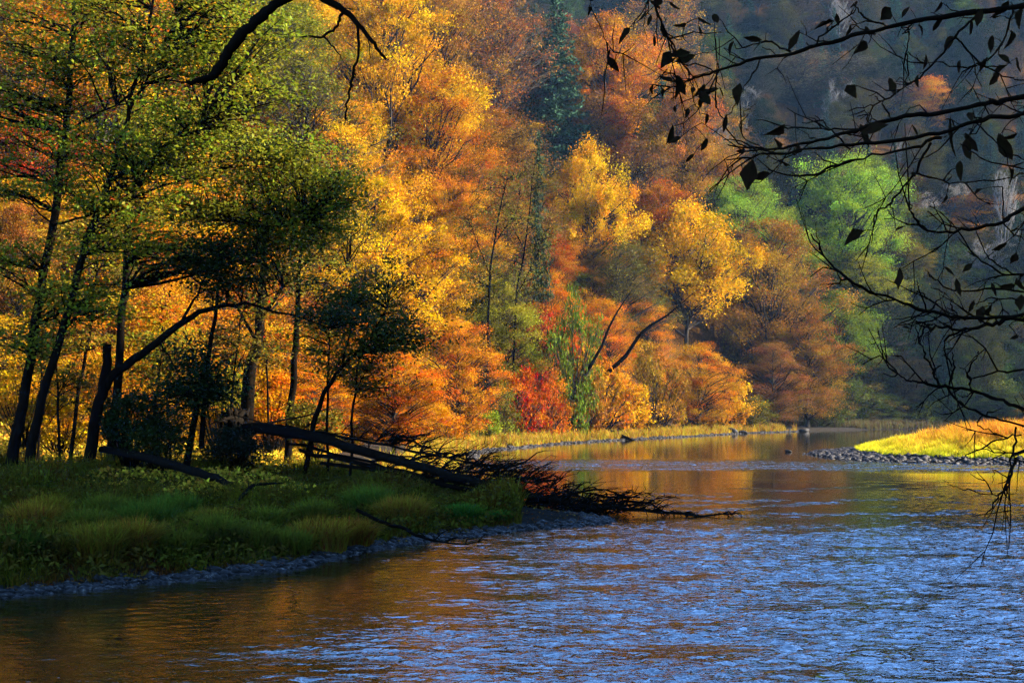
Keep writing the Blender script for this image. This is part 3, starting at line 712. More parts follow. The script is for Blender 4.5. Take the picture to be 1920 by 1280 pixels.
custom_tree('dark_trunked_tree', 'straight black trunk with olive crown left of the leaning sapling',
    [[(538, 805, 70, .32), (548, 720, 70, .28), (556, 620, 70, .24), (562, 500, 70, .15), (575, 380, 70, .06)], [(556, 610, 70, .1), (600, 560, 70, .06), (650, 500, 70, .02)]],
    [(600, 470, 70, 2.2, 2, 1.6, 26), (540, 520, 70, 1.6, 1.6, 1, 16), (640, 410, 70, 1.4, 1.4, 1.4, 18)], OLIVE, 207, nl=40)
custom_tree('thick_trunked_tree', 'thickest black trunk standing right behind the upturned root plate',
    [[(456, 815, 72, .62), (468, 700, 72, .52), (482, 640, 72, .42), (490, 560, 72, .32), (500, 430, 72, .2), (520, 300, 72, .08)], [(486, 600, 72, .2), (530, 540, 71, .12), (600, 470, 70, .04)], [(480, 640, 72, .16), (440, 570, 72, .1), (390, 500, 72, .03)]],
    [(520, 360, 72, 2.0, 2, 1.5, 20), (590, 440, 71, 1.6, 1.6, 1, 16)], OLIVE, 208, nl=40)
custom_tree('thin_dark_tree', 'thin dark trunk between the second alder and the snapped snag',
    [[(128, 850, 62, .16), (150, 720, 62, .13), (172, 600, 62, .1), (182, 480, 62, .06), (190, 380, 62, .03)]],
    [(170, 560, 62, 1.6, 1.4, .7, 20), (195, 450, 62, 1.6, 1.4, .8, 20), (150, 640, 62, 1.3, 1.2, .5, 12)], (0.35, 0.25, 0.014), 209, nl=60)

for i, (px, pt, py, d, lean, col) in enumerate([(70, 520, 860, 64, 25, GOLD), (112, 600, 862, 60, -14, OLIVE), (285, 610, 850, 63, 30, YGREEN), (318, 560, 838, 66, -18, GOLD), (430, 540, 830, 68, 35, OLIVE), (612, 560, 845, 63, 10, YGREEN), (655, 600, 848, 62, 40, OLIVE), (505, 520, 815, 76, -20, AMBER)]):
    mx_ = px+lean*.5
    custom_tree('young_tree', ['thin young tree with a few golden leaves just right of the leftmost trunk', 'thin olive young tree between the two leaning alders', 'thin yellow green young tree right of the snapped snag', 'thin golden young tree bending left under the leaning limb', 'thin olive young tree bending right behind the ivy clad tree', 'thin straight young tree beside the dark leaning sapling over the fallen trunk', 'thin olive young tree bending right over the fallen limbs', 'thin amber young tree between the two black trunks by the root plate'][i],
        [[(px, py, d, .11), (px+lean*.2, py-(py-pt)*.35, d, .09), (mx_, py-(py-pt)*.7, d, .06), (px+lean, pt, d, .02)], [(px+lean*.3, py-(py-pt)*.45, d, .05), (px+lean*.3+40, py-(py-pt)*.75, d, .015)]],
        [(px+lean, pt+30, d, 1.0, .9, .7, 14), (mx_+25, pt+120, d, 1.2, 1, .6, 12), (mx_-25, pt+80, d, 1.0, 1, .5, 10)], tuple(v*.75 for v in col), 230+i, nl=50)

def shrub(name, label, px, py, d, rx, rz, col, n, seed, mat=M_GREEN, size=0.15):
    r = np.random.default_rng(seed); g = on_ground(px, d); top = W(px, py, d)[2]-g[2]
    root = empty(name, g, label, 'shrub'); tb = Tubes()
    q = r.normal(size=(n, 3)); q /= np.linalg.norm(q, axis=1)[:, None]; q *= r.uniform(0.2, 1, n)[:, None]**0.5
    cl = q*np.array([rx, rx*0.8, rz])+np.array([0, 0, max(top-rz, rz*0.6)])
    for c in cl: tb.add(curve3((r.normal(0, .1), r.normal(0, .1), -0.05), c, 0.1, 4, .04, r), [.03, .02, .014, .008], 4)
    link('stems', tb.mesh(name+'_stems', M_DARKBARK), root); link('foliage', foliage_mesh(name+'_foliage', cl, 75, (.3, .3, .2), size, r, mat, .4), root, col)
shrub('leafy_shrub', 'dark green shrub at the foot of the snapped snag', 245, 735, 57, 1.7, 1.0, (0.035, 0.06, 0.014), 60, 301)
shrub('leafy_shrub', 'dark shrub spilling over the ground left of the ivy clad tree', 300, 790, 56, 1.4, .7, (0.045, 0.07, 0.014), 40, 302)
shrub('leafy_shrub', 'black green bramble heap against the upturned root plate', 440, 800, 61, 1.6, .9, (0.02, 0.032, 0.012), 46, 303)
shrub('leafy_shrub', 'gold leaved undergrowth shrub behind the ivy clad tree', 410, 690, 74, 2.0, 1.2, YGREEN, 50, 304, M_LEAF)
shrub('leafy_shrub', 'tall golden shrub glowing behind the foot of the tallest alder', 45, 640, 71, 2.6, 2.2, GOLD, 70, 311, M_LEAF)
shrub('leafy_shrub', 'tall amber shrub glowing behind the snapped snag', 225, 650, 72, 2.2, 2.0, AMBER, 64, 312, M_LEAF)
shrub('leafy_shrub', 'golden shrub between the ivy clad tree and the thickest trunk', 425, 700, 77, 1.8, 1.7, GOLD, 54, 313, M_LEAF)
shrub('leafy_shrub', 'orange shrub between the two black trunks by the root plate', 512, 700, 78, 1.7, 1.7, ORANGE, 54, 314, M_LEAF)
shrub('leafy_shrub', 'dark olive shrub under the leaning sapling', 585, 745, 68, 1.4, 1.2, OLIVE, 40, 315, M_LEAF)
shrub('leafy_shrub', 'yellow undergrowth shrub between the leftmost trunks', 110, 740, 72, 2.4, 1.5, GOLD, 56, 305, M_LEAF)

# ------------------------------------------------------------------ fallen tree and dead wood
def fallen():
    r = np.random.default_rng(401)
    main = [(440, 800, 66, .62), (520, 806, 63.5, .5), (600, 822, 60.5, .45), (700, 850, 57.5, .4), (800, 878, 55.5, .36), (900, 905, 54, .32), (1000, 930, 52.7, .27), (1100, 948, 51.7, .2), (1180, 955, 51.1, .14), (1260, 962, 50.9, .10), (1340, 964, 50.7, .065), (1395, 958, 50.6, .02)]
    root = empty('fallen_tree', W(440, 815, 66), 'big black fallen tree reaching from the left bank out over the water', 'fallen tree'); o = W(440, 815, 66)
    def tube(nm, pts, sides=8, jit=.02):
        P = smooth_path(np.array([np.append(W(a, b, c)-o, q*(.42 if nm == 'limb' else .5)) for a, b, c, q in pts]), 4); P[:, :3] += r.normal(0, jit*2.2, (len(P), 3))
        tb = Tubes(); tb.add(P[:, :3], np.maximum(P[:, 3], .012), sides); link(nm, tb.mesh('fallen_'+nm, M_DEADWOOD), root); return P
    paths = [tube('trunk', main)]
    paths.append(tube('limb', [(560, 845, 61.5, .2), (680, 868, 58.5, .24), (800, 900, 56, .22), (900, 925, 54.3, .2), (1010, 950, 52.8, .16), (1100, 962, 52, .1), (1160, 972, 51.6, .04)]))
    paths.append(tube('limb', [(520, 798, 64.5, .16), (640, 818, 61, .14), (760, 842, 58.5, .11), (870, 866, 57, .09), (960, 892, 56, .06), (1045, 925, 55, .03)]))
    paths.append(tube('limb', [(400, 768, 66, .06), (500, 792, 65, .08), (640, 815, 63, .08), (760, 833, 62, .06), (840, 842, 61.5, .03)]))
    paths.append(tube('limb', [(600, 868, 60, .18), (720, 885, 58, .2), (860, 915, 56, .17), (960, 945, 54, .13), (1060, 968, 53, .08), (1120, 976, 52.5, .03)]))
    paths.append(tube('limb', [(540, 830, 63, .16), (660, 858, 60, .15), (790, 892, 57.5, .13), (905, 915, 55.5, .1), (1000, 938, 54, .06), (1080, 958, 53, .03)]))
    paths.append(tube('limb', [(620, 826, 60, .14), (740, 858, 57, .13), (850, 882, 55.5, .1), (940, 893, 54, .08), (1020, 905, 53, .05), (1090, 925, 52, .02)]))
    paths.append(tube('limb', [(760, 908, 58, .14), (860, 930, 56.5, .13), (960, 956, 54.5, .1), (1060, 972, 53.2, .07), (1150, 978, 52, .03)]))
    tb = Tubes()
    for k, P in enumerate(paths):      # side twigs: arcs that rise and bend outwards
        for i in range({0: 80, 1: 60, 2: 70, 3: 20, 4: 55, 5: 50, 6: 60, 7: 50}[k]):
            t = r.uniform(0.42 if k == 0 else 0.3, 0.8 if k == 0 else .95); b = P[int(t*(len(P)-1)), :3]
            L = r.uniform(.5, 2.0)*(1.2-.6*t); th = r.uniform(-1.1, 1.1); up = r.uniform(.1, .8)
            e = b+np.array([math.cos(th)*L, math.sin(th)*L, up*L*0.8]); e[2] = max(e[2], -o[2]-.1)
            c = curve3(b, e, r.uniform(-.05, .25)*L, 5, .04, r); tb.add(c, np.linspace(.026, .007, 5), 4)
            for j in range(r.integers(2, 5)):
                s = c[r.integers(1, 5)]; q = s+np.array([r.normal(.35, .3), r.normal(0, .25), r.normal(.08, .22)])*L*.55
                tb.add(np.array([s, (s+q)/2+r.normal(0, .03, 3), q]), [.013, .009, .005], 4)
    for i in range(34):                 # broken side limbs of uneven length and thickness
        P = paths[r.integers(0, len(paths))]; t = r.uniform(.25, .75); b = P[int(t*(len(P)-1)), :3]; L = r.uniform(1.2, 3.6); th = r.normal(0, .5)
        e = b+np.array([math.cos(th)*L, math.sin(th)*L*.7, r.uniform(-.42, .3)*L]); e[2] = max(e[2], -o[2]-.1); c = curve3(b, e, r.normal(.05, .08)*L, 7, .05, r); q = r.uniform(.035, .085)
        tb.add(c, np.linspace(q, q*.35, 7), 6)
        for j in range(r.integers(2, 7)):
            s_ = c[r.integers(2, 7)]; e2 = s_+np.array([r.normal(.4, .3), r.normal(0, .3), r.normal(.02, .25)])*L*.4; e2[2] = max(e2[2], -o[2]-.1); tb.add(curve3(s_, e2, .05, 4, .03, r), np.linspace(.022, .007, 4), 4)
    for i in range(30):                 # drooping twigs near the tip, touching the water
        t = r.uniform(.76, .97); b = paths[0][int(t*(len(paths[0])-1)), :3]
        e = b+np.array([r.normal(.35, .2), r.normal(0, .3), 0]); e[2] = -o[2]-.05
        tb.add(curve3(b, e, .12, 5, .03, r), np.linspace(.025, .012, 5), 4)
    for i in range(230):                # heap of driftwood and twigs caught under the crown
        a = W(r.uniform(880, 1170), r.uniform(930, 985), r.uniform(50.5, 54.5))-o; a[2] = r.uniform(0.0, .75)*(1 if i % 2 else .6)-o[2]
        dr = np.array([r.normal(0, 1), r.normal(0, .7), r.normal(0, .3)])*r.uniform(.4, 1.1)
        tb.add(curve3(a-dr*.5, a+dr*.5, r.uniform(-.1, .25), 4, .04, r), [.03, .025, .02, .01], 4)
    link('twigs', tb.mesh('fallen_twigs', M_DEADWOOD), root)
    tb = Tubes()                        # root plate: roots fanning from the butt
    for i in range(70):
        th = r.uniform(0, 6.28); L = r.uniform(.7, 2.0)
        e = np.array([r.uniform(-.7, .5), math.cos(th)*L, math.sin(th)*L*.8])
        tb.add(curve3((0, 0, .2), e+np.array([0, 0, .1]), .1, 5, .12, r), np.linspace(.2, .03, 5), 6)
    link('root_plate', tb.mesh('fallen_roots', M_DEADWOOD), root)
    pl = foliage_mesh('fallen_leaves', np.vstack([P[10:-6:3, :3] for P in paths]), 4, (.6, .6, .35), .09, r, M_WITHERED); link('withered_leaves', pl, root, (.02, .013, .006))
fallen()

def deadwood(name, label, pts, seed, twigs=0, cat='log'):
    r = np.random.default_rng(seed); P = []
    for a, b, c, q in pts:
        w_ = W(a, b, c); P.append(np.append(w_, q))
    o = P[0][:3].copy(); P = np.array(P); P[:, :3] -= o; P = smooth_path(P, 4); P[1:-1, :3] += r.normal(0, .02, (len(P)-2, 3))
    root = empty(name, o, label, cat)
    tb = Tubes(); tb.add(P[:, :3], np.maximum(P[:, 3], .01), 8); link('trunk', tb.mesh(name+'_trunk', M_DEADWOOD), root)
    if twigs:
        tb = Tubes()
        for i in range(twigs):
            b = P[r.integers(len(P)//4, len(P)), :3]; L = r.uniform(.3, 1.1)*(2.2 if twigs >= 30 else 1); e = b+np.array([r.normal(.4, .5), r.normal(0, .4), abs(r.normal(.1, .2))])*L
            tb.add(curve3(b, e, .1*L, 4, .03, r), [.022, .016, .012, .007], 4)
        link('twigs', tb.mesh(name+'_twigs', M_DEADWOOD), root)
deadwood('fallen_log', 'long dark log lying on the bank below the ivy clad tree', [(190, 842, 57, .14), (250, 852, 55, .17), (320, 870, 52, .17), (390, 892, 49.5, .15), (440, 908, 48, .09)], 411, 5)
deadwood('fallen_log', 'dark log lying in the grass at the foot of the leftmost alder', [(5, 895, 51, .16), (60, 905, 50, .18), (110, 918, 48.5, .14), (200, 922, 48, .07)], 412, 4)
deadwood('fallen_branch', 'forked dead branch sliding from the grass tussock into the river', [(668, 955, 40, .05), (710, 975, 40, .055), (760, 992, 40.5, .05), (800, 1010, 40.2, .04), (860, 1021, 40, .02), (905, 1018, 40.6, .01)], 413, 9, 'branch')
deadwood('fallen_branch', 'short crooked dead branch in the grass below the root plate', [(450, 938, 44, .06), (465, 918, 44.5, .06), (480, 908, 45, .05), (530, 906, 45.5, .02)], 414, 3, 'branch')
deadwood('tree_stump', 'black slanting trunk sticking out of the far bank under the amber bush', [(1118, 792, 168, .34), (1128, 802, 167, .36), (1150, 812, 165, .3), (1172, 820, 163, .22), (1192, 827, 161.5, .1)], 415, 14, 'stump')
deadwood('leaning_trunk', 'dark slanting trunk holding up the bright yellow tree', [(1092, 760, 168, .36), (1125, 712, 168, .3), (1172, 668, 167, .25), (1205, 622, 166, .19), (1255, 588, 165, .11), (1305, 545, 164, .03)], 416, 34, 'trunk')
deadwood('leaning_trunk', 'thin dark slanting stem left of the bright yellow tree', [(1096, 705, 160, .2), (1128, 650, 160, .16), (1148, 600, 160, .12), (1190, 535, 160, .03)], 417, 30, 'trunk')
custom_tree('alder_tree', 'slender dark stemmed tree with few leaves in front of the maroon half bare tree',
    [[(958, 640, 158, .24), (968, 560, 158, .2), (982, 480, 158, .16), (992, 400, 158, .12), (1002, 310, 158, .04)], [(970, 550, 158, .12), (1010, 470, 158, .07), (1030, 400, 158, .03)], [(984, 470, 158, .1), (950, 400, 158, .06), (940, 350, 158, .02)]],
    [(1000, 340, 158, 2.6, 2, 2, 24), (1025, 430, 158, 2.4, 2, 1.5, 20), (950, 390, 158, 2.4, 2, 1.6, 20), (990, 500, 158, 2.8, 2, 1.8, 24)], OLIVE, 418, nl=26, size=.26, spread=(.9, .9, .6), cat='tree')
custom_tree('alder_tree', 'slender dark stemmed tree with dull olive leaves right of the tall yellow maple',
    [[(912, 650, 148, .24), (918, 540, 148, .2), (926, 460, 148, .15), (938, 390, 148, .12), (955, 320, 148, .04)], [(920, 520, 148, .1), (890, 440, 148, .06), (880, 390, 148, .03)], [(926, 460, 148, .1), (965, 400, 148, .05), (975, 370, 148, .02)]],
    [(950, 350, 148, 2.2, 2, 1.8, 20), (885, 420, 148, 2.2, 2, 1.6, 16), (965, 410, 148, 1.8, 2, 1.5, 14), (915, 520, 148, 2.4, 2, 1.5, 18)], OLIVE, 419, nl=30, size=.26, spread=(.9, .9, .6), cat='tree')

# ------------------------------------------------------------------ grass
def blades(base, hgt, wid, lean, r, mat, name, tint, shade):
    n = len(base); th = r.uniform(0, 6.28, n); ld = np.column_stack([np.cos(th), np.sin(th), np.zeros(n)])
    sd_ = np.column_stack([-np.sin(th+r.normal(0, .6, n)), np.cos(th), np.zeros(n)]); sd_ /= np.linalg.norm(sd_, axis=1)[:, None]
    hgt = hgt[:, None]; lean = lean[:, None]; wid = wid[:, None]
    up = np.array([0, 0, 1.0])
    p0 = base; p1 = base+up*hgt*.55+ld*hgt*lean*.3; p2 = base+up*hgt*(1-.35*lean)+ld*hgt*lean
    V = np.stack([p0-sd_*wid*.5, p0+sd_*wid*.5, p1-sd_*wid*.42, p1+sd_*wid*.42, p2-sd_*wid*.08, p2+sd_*wid*.08], 1).reshape(-1, 3)
    i = np.arange(n)*6
    Q = np.concatenate([np.stack([i, i+1, i+3, i+2], 1), np.stack([i+2, i+3, i+5, i+4], 1)])
    return mesh_quads(name, V, Q, mat, np.tile(tint, 2), np.tile(shade, 2))

def patch_noise(x, y, seed, k=.35):
    r = np.random.default_rng(seed); z = np.zeros(len(x))
    for _ in range(10):
        a = r.uniform(0, 6.28); f = r.uniform(.3, 2.2)*k*2; z += np.sin(f*(x*math.cos(a)+y*math.sin(a))+r.uniform(0, 6.28))
    return np.clip(.5+z/7, 0, 1)

def scatter(n, xr, yr, cond, r):
    xs, ys = [], []; tot = 0
    while tot < n:
        x = r.uniform(*xr, n); y = r.uniform(*yr, n); k = cond(x, y); xs.append(x[k]); ys.append(y[k]); tot += k.sum()
    x = np.concatenate(xs)[:n]; y = np.concatenate(ys)[:n]
    return x, y, height(x, y)

gr = np.random.default_rng(500)
def near_bank(x, y):
    s = sdist(x, y, LEFT, LPOLY); f = (x/y*F+960)
    return (s > .5) & (s < 26) & (x < .3) & (f > -120) & (gr.uniform(0, 1, len(x)) < np.clip(1.25-(y-30)/45, .12, 1))
x, y, z = scatter(120000, (-34, 4), (25, 70), near_bank, gr)
pn = patch_noise(x, y, 1); pt = patch_noise(x, y, 2, .9)
h = (0.14+.95*pn**1.3*gr.uniform(.2, 1.25, len(x))**1.3)*np.clip((sdist(x, y, LEFT, LPOLY)-1.2)/1.2, .5, 1)
gm = blades(np.column_stack([x, y, z-.03]), h, gr.uniform(.018, .05, len(x)), gr.uniform(.1, 1.0, len(x)), gr, M_GRASS, 'bank_grass', np.clip(.15+.85*pt+gr.normal(0, .15, len(x)), 0, 1)*.0+np.clip(1-pt+gr.normal(0, .2, len(x)), 0, 1), np.clip(.05+.8*patch_noise(x, y, 8, 1.5)+gr.normal(0, .2, len(x)), 0, 1))
tag(link('bank_grass', gm, None, (0.16, 0.115, 0.010)), 'shaded green and straw coloured grass covering the near left bank', kind='stuff')  # base colour cut down to carry the shade of the bank

x, y, z = scatter(44000, (-34, 4), (25, 70), near_bank, gr)
pn = patch_noise(x, y, 1); pq = patch_noise(x, y, 12, 1.6)
V, Q = leaves(np.column_stack([x, y, z+.05+gr.uniform(.1, 1.0, len(x))*(.15+.8*pn**1.3)]), gr.uniform(.07, .24, len(x)), gr, .42, .2)
tag(link('bank_weeds', mesh_quads('bank_weeds', V, Q, M_LEAF, np.clip(pq+gr.normal(0, .2, len(x)), 0, 1), np.clip(gr.normal(.4, .25, len(x)), 0, 1)), None, (0.15, 0.13, 0.014)), 'low leafy weeds mixed into the grass of the near bank', kind='stuff')

def island(x, y):
    s = sdist(x, y, RIGHT, RPOLY); return (s > 3.6) & (y > 94) & (y < 175) & (x > 25) & (x < y*.40)
x, y, z = scatter(90000, (25, 66), (96, 172), island, gr)
s = sdist(x, y, RIGHT, RPOLY); pt = patch_noise(x, y, 3, .5)
h = np.clip(.4+(s-3.5)*.1, .4, 1.3)*gr.uniform(.65, 1.15, len(x))*(.6+.75*patch_noise(x, y, 9, 1.0))
gm = blades(np.column_stack([x, y, z-.05]), h, gr.uniform(.03, .07, len(x)), gr.uniform(.1, .7, len(x)), gr, M_GRASS, 'island_grass', np.clip(.75-.5*np.exp(-(s-6)/4)*1+gr.normal(0, .18, len(x))-.25*pt+.1, 0, 1)*0+np.clip(.9*np.exp(-(s-3.5)/5)+.25*pt+gr.normal(0, .15, len(x)), 0, 1), np.clip(.02+.95*patch_noise(x, y, 44, 1.3)+gr.normal(0, .2, len(x)), 0, 1))
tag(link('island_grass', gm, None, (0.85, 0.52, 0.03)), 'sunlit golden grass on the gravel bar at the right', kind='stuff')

def far_strip(x, y):
    s = sdist(x, y, LEFT, LPOLY); return (s > .5) & (s < 1.2+4.2*patch_noise(x, y, 41, .5)) & (patch_noise(x, y, 43, 1.0) > .36) & (y > 68) & (y < 216)
x, y, z = scatter(34000, (-14, 44), (68, 216), far_strip, gr)
pt = patch_noise(x, y, 4, .3)
gm = blades(np.column_stack([x, y, z-.05]), (.2+1.1*patch_noise(x, y, 42, 1.4))*gr.uniform(.4, 1.25, len(x)), gr.uniform(.04, .08, len(x)), gr.uniform(.1, .8, len(x)), gr, M_GRASS, 'far_bank_grass', np.clip(gr.normal(.5, .25, len(x)), 0, 1), np.clip(gr.normal(.5, .22, len(x)), 0, 1))
tag(link('far_bank_grass', gm, None, (0.60, 0.38, 0.035)), 'yellow grass fringe along the far end of the left bank', kind='stuff')

def far_edge(x, y):
    z_ = height(x, y); return (z_ > .05) & (z_ < 2.5) & (y > 232)
x, y, z = scatter(16000, (30, 110), (232, 262), far_edge, gr)
gm = blades(np.column_stack([x, y, z-.05]), gr.uniform(.5, 1.8, len(x)), gr.uniform(.06, .14, len(x)), gr.uniform(.1, .6, len(x)), gr, M_GRASS, 'reed_fringe', gr.uniform(0, 1, len(x)), gr.uniform(.2, .8, len(x)))
tag(link('reed_fringe', gm, None, (0.16, 0.13, 0.05)), 'shaded reeds along the foot of the far wood', kind='stuff')

# fallen leaves and low growth on the floor of the left bank
def floor(x, y):
    s = sdist(x, y, LEFT, LPOLY); return (s > 9) & (y > 46) & (x/y*F+960 > -100) & (x < 0)
x, y, z = scatter(60000, (-60, 0), (46, 112), floor, gr)
pn = patch_noise(x, y, 6, .3)
V, Q = leaves(np.column_stack([x, y, z+.05+gr.uniform(0, .75, len(x))*pn]), gr.uniform(.1, .26, len(x)), gr, .65, .3)
tag(link('undergrowth', mesh_quads('undergrowth', V, Q, M_LEAF, np.clip(gr.normal(.55, .25, len(x)), 0, 1), gr.uniform(.1, .9, len(x))), None, (0.7, 0.42, 0.03)), 'yellowing undergrowth and fallen leaves beneath the left bank trees', kind='stuff')

def litter(x, y):
    s = sdist(x, y, LEFT, LPOLY); return (s > .1) & (s < 2.5) & (y < 60) & (x/y*F+960 > -60)
x, y, z = scatter(1500, (-22, 5), (24, 60), litter, gr)
V, Q = leaves(np.column_stack([x, y, z+.07]), gr.uniform(.05, .12, len(x)), gr, .7, 1.0)
tag(link('leaf_litter', mesh_quads('leaf_litter', V, Q, M_LEAF, gr.uniform(0, 1, len(x)), gr.uniform(.1, .9, len(x))), None, (0.30, 0.13, 0.015)), 'brown and yellow fallen leaves among the pebbles of the near shore', kind='stuff')

def tussock(name, label, px, py, d, rad, hg, col, seed, n=2600, green=False):
    r = np.random.default_rng(seed); g = W(px, py, d); zz = float(height(g[0:1], g[1:2])[0]); root = empty(name, (g[0], g[1], zz), label, 'grass tussock')
    a = r.uniform(0, 6.28, n); q = np.sqrt(r.uniform(0, 1, n))*rad*.62; b = np.column_stack([np.cos(a)*q, np.sin(a)*q*.8, np.full(n, -.05)])
    hh = hg*r.uniform(.35, 1.15, n)*(1-.35*q/rad)
    me = blades(b, hh, r.uniform(.014, .04, n), r.uniform(.15, .9, n), r, M_GRASS, name, np.clip(r.normal(.5, .25, n), 0, 1), np.clip(r.normal(.5, .22, n), 0, 1))
    link('blades', me, root, col)
tussock('grass_tussock', 'large straw coloured tussock right of centre on the near bank', 755, 975, 43.5, 1.15, 1.15, (.42, .25, .022), 601, 3600)
tussock('grass_tussock', 'ochre tussock nearest the water above the sliding branch', 655, 1020, 39.5, 1.05, .95, (.44, .22, .018), 602, 3600)
tussock('grass_tussock', 'bright green tussock under the fallen limbs at the point', 870, 975, 45.5, .9, .75, (.09, .22, .02), 603)
tussock('grass_tussock', 'low vivid green tussock at the very point of the bank', 935, 975, 46.4, .7, .5, (.07, .24, .02), 604)
tr = np.random.default_rng(640)
for px, py, d in [(30, 1075, 32.5), (110, 1060, 33), (180, 1070, 33), (250, 1050, 34), (330, 1060, 34.4), (400, 1045, 35.6), (470, 1040, 36), (540, 1040, 36.6), (600, 1030, 38), (60, 1010, 37), (160, 1005, 37.5), (280, 1000, 38.5), (390, 990, 39.5), (500, 985, 40.5), (590, 965, 42.5), (690, 935, 45.5), (330, 950, 43), (200, 955, 42), (90, 965, 41)]:
    tussock('grass_tussock', 'one of the rough green brown tussocks crowding the near bank', px, py, d, tr.uniform(.7, 1.2), tr.uniform(.8, 1.35), [(.24, .25, .02), (.46, .26, .022), (.36, .26, .02), (.15, .22, .02)][tr.integers(4)], int(tr.integers(1e6)), 2400)
    list(C.objects)[-2]['group'] = 'rough tussocks of the near bank'

# ------------------------------------------------------------------ stones
def stones(name, label, x, y, z, sz, seed):
    r = np.random.default_rng(seed); n = len(x)
    ico = np.array([(0, 0, 1), (.894, 0, .447), (.276, .851, .447), (-.724, .526, .447), (-.724, -.526, .447), (.276, -.851, .447), (.724, .526, -.447), (-.276, .851, -.447), (-.894, 0, -.447), (-.276, -.851, -.447), (.724, -.526, -.447), (0, 0, -1)])
    tri = np.array([(0, 1, 2), (0, 2, 3), (0, 3, 4), (0, 4, 5), (0, 5, 1), (1, 6, 2), (2, 7, 3), (3, 8, 4), (4, 9, 5), (5, 10, 1), (6, 7, 2), (7, 8, 3), (8, 9, 4), (9, 10, 5), (10, 6, 1), (11, 7, 6), (11, 8, 7), (11, 9, 8), (11, 10, 9), (11, 6, 10)])
    sc = sz[:, None]*np.column_stack([r.uniform(.7, 1.3, n), r.uniform(.7, 1.2, n), r.uniform(.4, .75, n)])
    v = ico[None]*(1+r.normal(0, .16, (n, 12, 1)))*sc[:, None, :]
    a = r.uniform(0, 6.28, n); c, s_ = np.cos(a)[:, None], np.sin(a)[:, None]
    X = v[..., 0]*c-v[..., 1]*s_; Y = v[..., 0]*s_+v[..., 1]*c
    V = np.stack([X+x[:, None], Y+y[:, None], v[..., 2]+z[:, None]], -1).reshape(-1, 3)
    Q = (tri[None]+(np.arange(n)*12)[:, None, None]).reshape(-1, 3)
    return tag(link(name, mesh_quads(name, V, Q, M_STONE)), label, kind='stuff')
def nshore(x, y):
    s = sdist(x, y, LEFT, LPOLY); return (s > -.35) & (s < .8) & (y < 56) & (x/y*F+960 > -60)
x, y, z = scatter(4500, (-22, 4), (24, 56), nshore, gr)
stones('shore_pebbles', 'dark wet pebbles along the edge of the near bank', x, y, z, (.03+.17*gr.uniform(0, 1, len(x))**4), 701)
def bar(x, y):
    s = sdist(x, y, RIGHT, RPOLY); return (s > -1.2) & (s < 8) & (y > 92) & (y < 136) & (x < 55)
x, y, z = scatter(7000, (20, 55), (92, 136), bar, gr)
stones('bar_gravel', 'dark cobbles edging the gravel bar at the right', x, y, z, (.06+.3*gr.uniform(0, 1, len(x))**3), 702)
def fshore(x, y):
    s = sdist(x, y, LEFT, LPOLY); return (s > -.5) & (s < 1.2) & (y > 105) & (y < 220)
x, y, z = scatter(2600, (-14, 44), (105, 220), fshore, gr)
stones('far_shore_stones', 'stones along the far end of the left bank', x, y, z, gr.uniform(.06, .3, len(x)), 703)

def boulder(label, px, py, d, rad, seed):
    r = np.random.default_rng(seed); import bmesh
    bm = bmesh.new(); bmesh.ops.create_icosphere(bm, subdivisions=3, radius=rad)
    ph = r.uniform(0, 6.28, (6, 3)); k = r.uniform(1.2, 3.5, (6, 3))/rad
    for v in bm.verts:
        f = 1+sum(.07*math.sin(float(k[i] @ np.array(v.co)+ph[i, 0])) for i in range(6)); v.co = Vector((v.co.x*f*1.3, v.co.y*f, v.co.z*f*.7))
    me = bpy.data.meshes.new('boulder'); bm.to_mesh(me); bm.free(); me.materials.append(M_STONE)
    for p in me.polygons: p.use_smooth = True
    p = W(px, py, d); o = link('boulder', me); o.location = (p[0], p[1], max(float(height(p[0:1], p[1:2])[0]), 0)+rad*.25); tag(o, label, 'boulder')
boulder('dark boulder at the water edge by the river bend', 1372, 808, 199, .75, 801)
boulder('smaller boulder in the shallows beside the dark one', 1392, 810, 201, .5, 802)
boulder('pale rock lying in the shallow water off the far bank', 1508, 812, 216, .6, 803)
boulder('wet rock just off the tip of the gravel bar', 1478, 845, 121, .22, 804)

# ------------------------------------------------------------------ overhanging branches close to the viewer
def big_leaf(cent, length, ang, r, curl=None):
    """ovate leaf with pointed tip, 10 faces, folded and curled; ang is the direction of the tip in the upright plane facing the river"""
    u = np.array([math.cos(ang), r.normal(0, .35), math.sin(ang)]); u /= np.linalg.norm(u)
    nrm = np.array([r.normal(0, 1.0), -1, r.normal(0, .9)]); v = np.cross(nrm, u); v /= np.linalg.norm(v); wv = np.cross(u, v)
    ts = np.array([0, .14, .32, .55, .78, 1.0]); wd = np.array([.015, .14, .245, .25, .15, .01])*r.uniform(.6, 1.1)*r.uniform(.72, 1.25, 6)
    curl = r.normal(0, .7) if curl is None else curl
    fold = r.uniform(.0, 1.1); V = []
    for t, q in zip(ts, wd):
        m = cent+u*length*(t-.1)+wv*length*curl*(t*t)*.6
        V += [m-v*length*q+wv*length*q*fold, m, m+v*length*q+wv*length*q*fold]
    Q = []
    for i in range(5):
        a = 3*i; Q += [(a, a+1, a+4, a+3), (a+1, a+2, a+5, a+4)]
    return np.array(V), np.array(Q)

